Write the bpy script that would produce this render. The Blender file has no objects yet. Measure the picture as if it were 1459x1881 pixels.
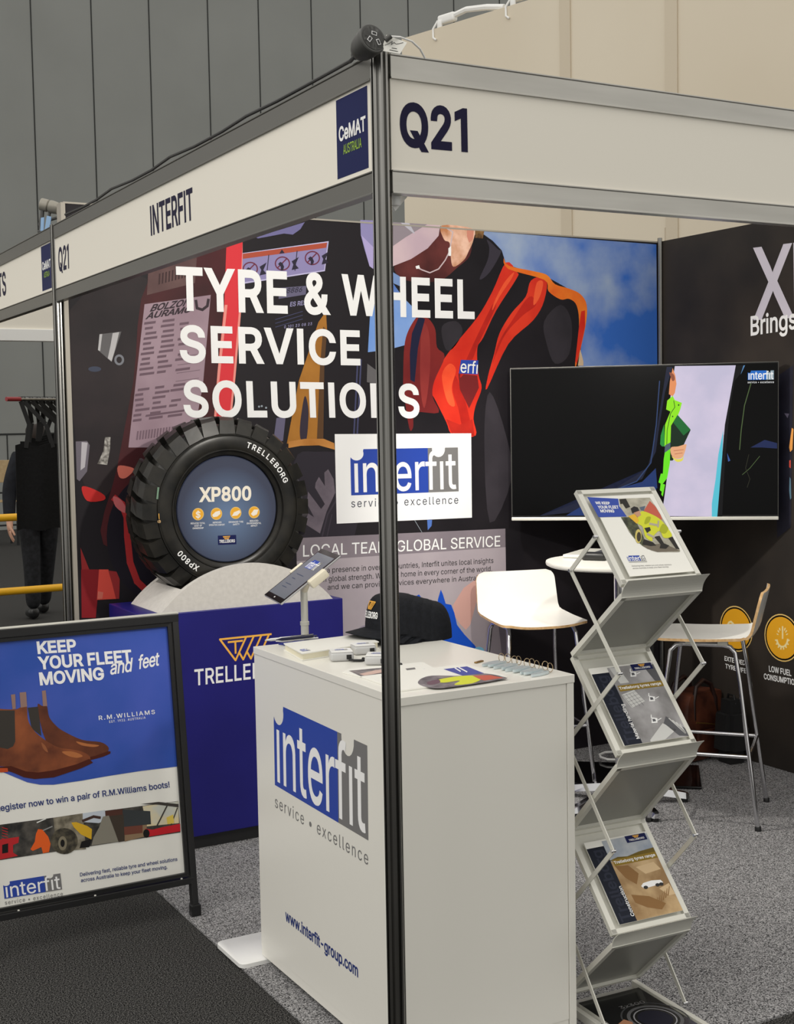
import bpy, bmesh, math, random
from mathutils import Vector, Matrix
R = random.Random(7)
SC = bpy.context.scene
COL = SC.collection

# ---------------------------------------------------------------- camera, world, lights, exposure
CAM = Vector((-1.4349, -2.603, 1.6768))
YAW, PITCH, ROLL, FPX = 0.5107, -0.0672, -0.0179, 2411.9
IW, IH = 1459.0, 1881.0
_f = Vector((math.sin(YAW)*math.cos(PITCH), math.cos(YAW)*math.cos(PITCH), math.sin(PITCH)))
_r = Vector((math.cos(YAW), -math.sin(YAW), 0))
_u = _r.cross(_f)
_c, _s = math.cos(ROLL), math.sin(ROLL)
RIGHT, UP, FWD = _c*_r + _s*_u, -_s*_r + _c*_u, _f
cd = bpy.data.cameras.new('camera'); co = bpy.data.objects.new('camera', cd); COL.objects.link(co)
cd.sensor_fit = 'VERTICAL'; cd.sensor_height = 36; cd.lens = FPX/IH*36; cd.clip_end = 200
mw = Matrix((( RIGHT.x, UP.x, -FWD.x, CAM.x), (RIGHT.y, UP.y, -FWD.y, CAM.y), (RIGHT.z, UP.z, -FWD.z, CAM.z), (0, 0, 0, 1)))
co.matrix_world = mw
SC.camera = co
SC.view_settings.view_transform = 'Standard'; SC.view_settings.look = 'None'
SC.view_settings.exposure = 0.0; SC.view_settings.gamma = 1.0; SC.view_settings.use_curve_mapping = False

W = bpy.data.worlds.new('hall_light'); SC.world = W; W.use_nodes = True
nt = W.node_tree; bg = nt.nodes['Background']
tc = nt.nodes.new('ShaderNodeTexCoord'); sx = nt.nodes.new('ShaderNodeSeparateXYZ'); nt.links.new(tc.outputs['Generated'], sx.inputs[0])
mr = nt.nodes.new('ShaderNodeMapRange'); mr.inputs[1].default_value = -0.2; mr.inputs[2].default_value = 0.75
nt.links.new(sx.outputs['Z'], mr.inputs[0])
cr = nt.nodes.new('ShaderNodeMix'); cr.data_type = 'RGBA'
cr.inputs[6].default_value = (.57, .56, .53, 1); cr.inputs[7].default_value = (1.0, .97, .91, 1)
nt.links.new(mr.outputs[0], cr.inputs[0]); nt.links.new(cr.outputs[2], bg.inputs[0]); bg.inputs[1].default_value = 1.02

def spot(name, loc, target, power, angle=70, blend=.5, size=.04, col=(1, .95, .87)):
    l = bpy.data.lights.new(name, 'SPOT'); l.energy = power; l.spot_size = math.radians(angle); l.spot_blend = blend
    l.shadow_soft_size = size; l.color = col
    o = bpy.data.objects.new(name, l); COL.objects.link(o); o.location = loc
    o.rotation_euler = (Vector(target)-Vector(loc)).to_track_quat('-Z', 'Y').to_euler()
    return o
def area(name, loc, target, power, sx, sy, col=(1, .96, .9)):
    l = bpy.data.lights.new(name, 'AREA'); l.energy = power; l.shape = 'RECTANGLE'; l.size = sx; l.size_y = sy; l.color = col
    o = bpy.data.objects.new(name, l); COL.objects.link(o); o.location = loc
    o.rotation_euler = (Vector(target)-Vector(loc)).to_track_quat('-Z', 'Y').to_euler()
    return o
area('hall_lamp_bank', (-7, -1, 9), (1, 3, 0), 420, 8, 8)
spot('booth_spot_front', (1.0, .25, 2.42), (.95, 2.7, 1.7), 100, 100, .7)
spot('booth_spot_side', (1.15, 1.95, 2.44), (2.35, 1.95, .9), 90, 95, .6)

# ---------------------------------------------------------------- materials
def lin(c):
    c /= 255.0
    return c/12.92 if c <= .04045 else ((c+.055)/1.055)**2.4
MATS = {}
def mat(name, rgb, rough=.6, metal=0, spec=.5, emit=0, coat=0):
    if name in MATS: return MATS[name]
    m = bpy.data.materials.new(name); m.use_nodes = True
    b = m.node_tree.nodes['Principled BSDF']; c = tuple(lin(v) for v in rgb)+(1,)
    b.inputs['Base Color'].default_value = c; b.inputs['Roughness'].default_value = rough
    b.inputs['Metallic'].default_value = metal; b.inputs['Specular IOR Level'].default_value = spec
    if coat: b.inputs['Coat Weight'].default_value = coat
    if emit:
        b.inputs['Emission Color'].default_value = c; b.inputs['Emission Strength'].default_value = emit
        b.inputs['Base Color'].default_value = (.01, .01, .01, 1)
    m.diffuse_color = c
    MATS[name] = m; return m
def noisy(name, rgb1, rgb2, scale, rough=.8, bump=0, lo=.35, hi=.65, detail=4, spec=.3, metal=0, emit=0, stretch=None, bscale=None):
    m = mat(name, rgb1, rough, metal, spec); n = m.node_tree; b = n.nodes['Principled BSDF']
    t = n.nodes.new('ShaderNodeTexCoord'); z = n.nodes.new('ShaderNodeTexNoise'); z.inputs['Scale'].default_value = scale; z.inputs['Detail'].default_value = detail
    src = t.outputs['Object']
    if stretch:
        mp = n.nodes.new('ShaderNodeMapping'); mp.inputs['Scale'].default_value = stretch; n.links.new(src, mp.inputs[0]); src = mp.outputs[0]
    n.links.new(src, z.inputs['Vector'])
    r = n.nodes.new('ShaderNodeValToRGB'); r.color_ramp.elements[0].position = lo; r.color_ramp.elements[1].position = hi
    r.color_ramp.elements[0].color = tuple(lin(v) for v in rgb1)+(1,); r.color_ramp.elements[1].color = tuple(lin(v) for v in rgb2)+(1,)
    n.links.new(z.outputs['Fac'], r.inputs[0]); n.links.new(r.outputs[0], b.inputs['Base Color'])
    if emit:
        n.links.new(r.outputs[0], b.inputs['Emission Color']); b.inputs['Emission Strength'].default_value = emit
        n.links.remove(b.inputs['Base Color'].links[0]); b.inputs['Base Color'].default_value = (.01, .01, .01, 1)
    if bump:
        bp = n.nodes.new('ShaderNodeBump'); bp.inputs['Strength'].default_value = bump; bp.inputs['Distance'].default_value = .004
        n.links.new(z.outputs['Fac'], bp.inputs['Height']); n.links.new(bp.outputs[0], b.inputs['Normal'])
    return m
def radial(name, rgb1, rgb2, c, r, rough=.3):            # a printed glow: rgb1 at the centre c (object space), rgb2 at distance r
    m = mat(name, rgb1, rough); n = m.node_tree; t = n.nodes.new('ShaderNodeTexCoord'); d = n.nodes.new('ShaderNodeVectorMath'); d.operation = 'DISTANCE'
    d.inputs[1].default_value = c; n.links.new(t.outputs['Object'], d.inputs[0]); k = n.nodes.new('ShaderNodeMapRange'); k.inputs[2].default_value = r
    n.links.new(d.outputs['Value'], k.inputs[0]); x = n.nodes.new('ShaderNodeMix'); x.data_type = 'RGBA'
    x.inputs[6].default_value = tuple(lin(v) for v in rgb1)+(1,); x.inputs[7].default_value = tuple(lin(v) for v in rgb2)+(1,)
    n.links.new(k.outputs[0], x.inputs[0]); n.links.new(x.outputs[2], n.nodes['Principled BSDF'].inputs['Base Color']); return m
A = {}
A['alu'] = noisy('brushed_aluminium', (132, 131, 128), (160, 159, 156), 30, .27, 0, metal=1, stretch=(1, 1, .05))
A['alu_dark'] = mat('darkened_aluminium', (120, 119, 115), .42, 1)  # on the left fascia rails: dim hall reflection put into the metal colour
A['chrome'] = mat('chrome', (215, 215, 218), .08, 1)
A['silver'] = mat('satin_silver', (220, 219, 210), .4, .25)
A['silver_sheet'] = mat('satin_silver_sheet', (158, 158, 152), .42, .35)
A['rail_bright'] = noisy('bright_fascia_rail', (182, 180, 174), (196, 194, 188), 20, .36, metal=.7, stretch=(.1, 1, 1))  # same rail metal lightened: brighter reflection on the front side painted in
A['cream'] = mat('cream_fascia_board', (236, 231, 219), .45)
A['white'] = mat('white_laminate', (234, 232, 224), .32)
A['white_pl'] = mat('white_plastic', (240, 240, 238), .3)
A['black_pl'] = mat('black_plastic', (24, 24, 25), .4)
A['black'] = mat('black_paint', (28, 28, 29), .45)
A['navy'] = mat('navy_ink', (24, 20, 54), .6, 0, .2)
A['badge'] = mat('badge_navy', (20, 28, 80), .6, 0, .2)
A['green'] = mat('lime_ink', (150, 186, 50), .5)
A['ink_white'] = mat('white_ink', (246, 246, 246), .5)
A['ink_grey'] = mat('grey_ink', (118, 117, 117), .5)
A['logo_blue'] = mat('logo_blue', (32, 66, 165), .5)
A['ink_dark'] = mat('dark_ink', (40, 44, 66), .5)
A['ink_black'] = mat('black_ink', (22, 22, 24), .5)
A['paper'] = mat('white_paper', (238, 237, 230), .5)
A['gold'] = mat('amber_ink', (238, 172, 34), .5)
A['trell'] = mat('orange_yellow_ink', (246, 182, 72), .5)
A['ply'] = noisy('plywood_edge', (198, 158, 108), (222, 186, 138), 60, .5)
A['rubber'] = noisy('tyre_rubber', (25, 25, 24), (42, 40, 36), 14, .3, .12)
A['glass_black'] = mat('black_glass', (10, 10, 11), .06)

# ---------------------------------------------------------------- mesh helpers
class MB:
    def __init__(s): s.v = []; s.f = []; s.m = []; s.sm = []; s.mats = []; s.k = 0
    def nudge(s): s.k = (s.k+1) % 31; return s.k*.000006   # keeps overlapping ink shapes from sharing one plane
    def mi(s, m):
        if m not in s.mats: s.mats.append(m)
        return s.mats.index(m)
    def add(s, vs, fs, m, smooth=False, tf=None):
        o = len(s.v); k = s.mi(m)
        for p in vs:
            p = Vector(p); s.v.append(tf @ p if tf else p)
        for f in fs: s.f.append([i+o for i in f]); s.m.append(k); s.sm.append(smooth)
        return s
    def bm(s, b, m, smooth=False, tf=None):
        b.verts.index_update()
        s.add([v.co.copy() for v in b.verts], [[v.index for v in f.verts] for f in b.faces], m, smooth, tf); b.free(); return s
    def box(s, lo, hi, m, bev=0, seg=2, tf=None, smooth=False):
        b = bmesh.new(); lo = Vector(lo); hi = Vector(hi)
        bmesh.ops.create_cube(b, size=1)
        for v in b.verts: v.co = Vector(((lo.x+hi.x)/2+v.co.x*(hi.x-lo.x), (lo.y+hi.y)/2+v.co.y*(hi.y-lo.y), (lo.z+hi.z)/2+v.co.z*(hi.z-lo.z)))
        if bev: bmesh.ops.bevel(b, geom=b.edges[:], offset=bev, segments=seg, affect='EDGES', profile=.5)
        return s.bm(b, m, smooth, tf)
    def prism(s, pts, d, m, bev=0, tf=None, smooth=False):      # polygon (3D points) swept along vector d
        n = len(pts); d = Vector(d); a = [Vector(p) for p in pts]; vs = a+[p+d for p in a]
        fs = [list(range(n))[::-1], list(range(n, 2*n))]+[[i, (i+1) % n, n+(i+1) % n, n+i] for i in range(n)]
        return s.add(vs, fs, m, smooth, tf)
    def poly(s, pts, m): return s.add(pts, [list(range(len(pts)))], m)
    def bar(s, a, b, w, h, m, up=(0, 0, 1), bev=0):             # rectangular bar a->b
        a = Vector(a); b = Vector(b); d = b-a; L = d.length; z = d.normalized(); x = Vector(up).cross(z)
        if x.length < 1e-4: x = Vector((1, 0, 0)).cross(z)
        x.normalize(); y = z.cross(x)
        t = Matrix(((x.x, y.x, z.x, a.x), (x.y, y.y, z.y, a.y), (x.z, y.z, z.z, a.z), (0, 0, 0, 1)))
        return s.box((-w/2, -h/2, 0), (w/2, h/2, L), m, bev, 2, t)
    def tube(s, pts, r, m, n=10, closed=False, cap=True):
        P = [Vector(p) for p in pts]; N = len(P); rs = r if isinstance(r, (list, tuple)) else [r]*N
        ring = []; prev = None
        for i in range(N):
            if closed: d = P[(i+1) % N]-P[i-1]
            else: d = P[min(i+1, N-1)]-P[max(i-1, 0)]
            d.normalize()
            if prev is None:
                x = d.cross(Vector((0, 0, 1)))
                if x.length < 1e-3: x = d.cross(Vector((0, 1, 0)))
            else: x = prev-d*prev.dot(d)
            x.normalize(); prev = x; y = d.cross(x)
            ring.append([P[i]+(x*math.cos(2*math.pi*k/n)+y*math.sin(2*math.pi*k/n))*rs[i] for k in range(n)])
        vs = [q for g in ring for q in g]; fs = []
        for i in range(N if closed else N-1):
            j = (i+1) % N
            for k in range(n): fs.append([i*n+k, i*n+(k+1) % n, j*n+(k+1) % n, j*n+k])
        if cap and not closed: fs += [list(range(n))[::-1], list(range((N-1)*n, N*n))]
        return s.add(vs, fs, m, True)
    def lathe(s, prof, m, o=(0, 0, 0), ax=(0, 0, 1), n=48, smooth=True, close=False):
        z = Vector(ax).normalized(); x = z.orthogonal().normalized(); y = z.cross(x); o = Vector(o); vs = []; fs = []
        for k in range(n):
            t = 2*math.pi*k/n; dr = x*math.cos(t)+y*math.sin(t)
            for (r, h) in prof: vs.append(o+dr*r+z*h)
        q = len(prof)
        for k in range(n):
            k2 = (k+1) % n
            for i in range(q if close else q-1):
                i2 = (i+1) % q
                fs.append([k*q+i, k2*q+i, k2*q+i2, k*q+i2])
        s.add(vs, fs, m, smooth)
        if not close:
            for i, fl in ((0, 1), (q-1, 0)):
                if prof[i][0] > 1e-6:
                    f = [k*q+i for k in range(n)]; s.add([vs[j] for j in f], [list(range(n))], m)
        return s
    def build(s, name, parent=None, label=None, kind=None):
        me = bpy.data.meshes.new(name); vs = s.v
        if parent is not None:
            inv = world(parent).inverted(); vs = [inv @ p for p in vs]
        me.from_pydata([tuple(p) for p in vs], [], s.f)
        for m in s.mats: me.materials.append(m)
        me.polygons.foreach_set('material_index', s.m); me.polygons.foreach_set('use_smooth', s.sm)
        me.update(); o = bpy.data.objects.new(name, me); COL.objects.link(o)
        bmx = bmesh.new(); bmx.from_mesh(me); bmesh.ops.recalc_face_normals(bmx, faces=bmx.faces[:]) if len(s.f) < 60000 else None
        bmx.to_mesh(me); bmx.free()
        if any(s.sm):
            try: me.set_sharp_from_angle(angle=math.radians(38))
            except Exception: pass
        if parent is not None: o.parent = parent
        if label: o['label'] = label
        if kind: o['kind'] = kind
        return o
def world(o):
    m = Matrix.LocRotScale(o.location, o.rotation_euler, o.scale)
    return world(o.parent) @ m if o.parent else m
def thing(name, label, cat, loc=(0, 0, 0), rz=0, group=None):
    o = bpy.data.objects.new(name, None); COL.objects.link(o); o.location = loc; o.rotation_euler = (0, 0, rz)
    o.empty_display_size = .05; o['label'] = label; o['category'] = cat
    if group: o['group'] = group
    return o
def tag(o, label, cat, group=None):
    o['label'] = label; o['category'] = cat
    if group: o['group'] = group
    return o
def struct(o): o['kind'] = 'structure'; return o
def dup(root, loc, rz, label):
    def cp(o, p):
        c = o.copy(); COL.objects.link(c); c.parent = p
        for ch in [q for q in COL.objects if q.parent == o]: cp(ch, c)
        return c
    c = cp(root, None); c.location = loc; c.rotation_euler = (0, 0, rz); c['label'] = label
    return c
def T(loc, rz=0): return Matrix.Translation(Vector(loc)) @ Matrix.Rotation(rz, 4, 'Z')

# ---------------------------------------------------------------- print helpers: flat artwork laid on a real plane
def ray(u, v): return RIGHT*((u-IW/2)/FPX) - UP*((v-IH/2)/FPX) + FWD
class Pl:
    def __init__(s, o, n): s.o = Vector(o); s.n = Vector(n).normalized()
    def at(s, u, v, off=0):
        d = ray(u, v); t = (s.o+s.n*off-CAM).dot(s.n)/d.dot(s.n); return CAM+d*t
def atz(u, v, z): return Pl((0, 0, z), (0, 0, 1)).at(u, v)
def atd(u, v, d): return CAM+ray(u, v)*d
LAY = .0002
def off(l): return .0004+l*LAY
def cat_rom(p, n=4):
    o = []; N = len(p)
    for i in range(N):
        a, b, c, d = [Vector(p[(i+k) % N]) for k in (-1, 0, 1, 2)]
        for j in range(n):
            t = j/n; o.append(.5*((2*b)+(c-a)*t+(2*a-5*b+4*c-d)*t*t+(3*b-a-3*c+d)*t**3))
    return [tuple(q) for q in o]
def flat(mb, pl, pts, m, l=1, sm=0):
    if sm: pts = cat_rom(pts, 4)
    e = off(l)+mb.nudge(); mb.poly([pl.at(u, v, e) for u, v in pts], m)
def stroke(mb, pl, pts, w, m, l=1, closed=False):
    n = len(pts)
    for i in range(n if closed else n-1):
        a = Vector(pts[i]); b = Vector(pts[(i+1) % n]); d = (b-a)
        if d.length < 1e-6: continue
        d.normalize(); q = Vector((-d.y, d.x))*w/2; e = d*w*.25
        flat(mb, pl, [a-q-e, b-q+e, b+q+e, a+q-e], m, l)
def ell(cx, cy, rx, ry, n=28, a0=0, a1=360):
    return [(cx+rx*math.cos(math.radians(a0+(a1-a0)*i/n)), cy+ry*math.sin(math.radians(a0+(a1-a0)*i/n))) for i in range(n)]
def disc(mb, pl, u, v, r, m, l=1, n=32, r2=None):                 # a true circle (metres) on the plane
    c = pl.at(u, v, off(l)); y = (Vector((0, 0, 1))-pl.n*pl.n.z).normalized(); x = y.cross(pl.n)
    P = [c+(x*math.cos(2*math.pi*k/n)+y*math.sin(2*math.pi*k/n))*r for k in range(n)]
    if r2 is None: mb.poly(P, m)
    else:
        Q = [c+(x*math.cos(2*math.pi*k/n)+y*math.sin(2*math.pi*k/n))*r2 for k in range(n)]
        mb.add(P+Q, [[k, (k+1) % n, n+(k+1) % n, n+k] for k in range(n)], m)
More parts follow.
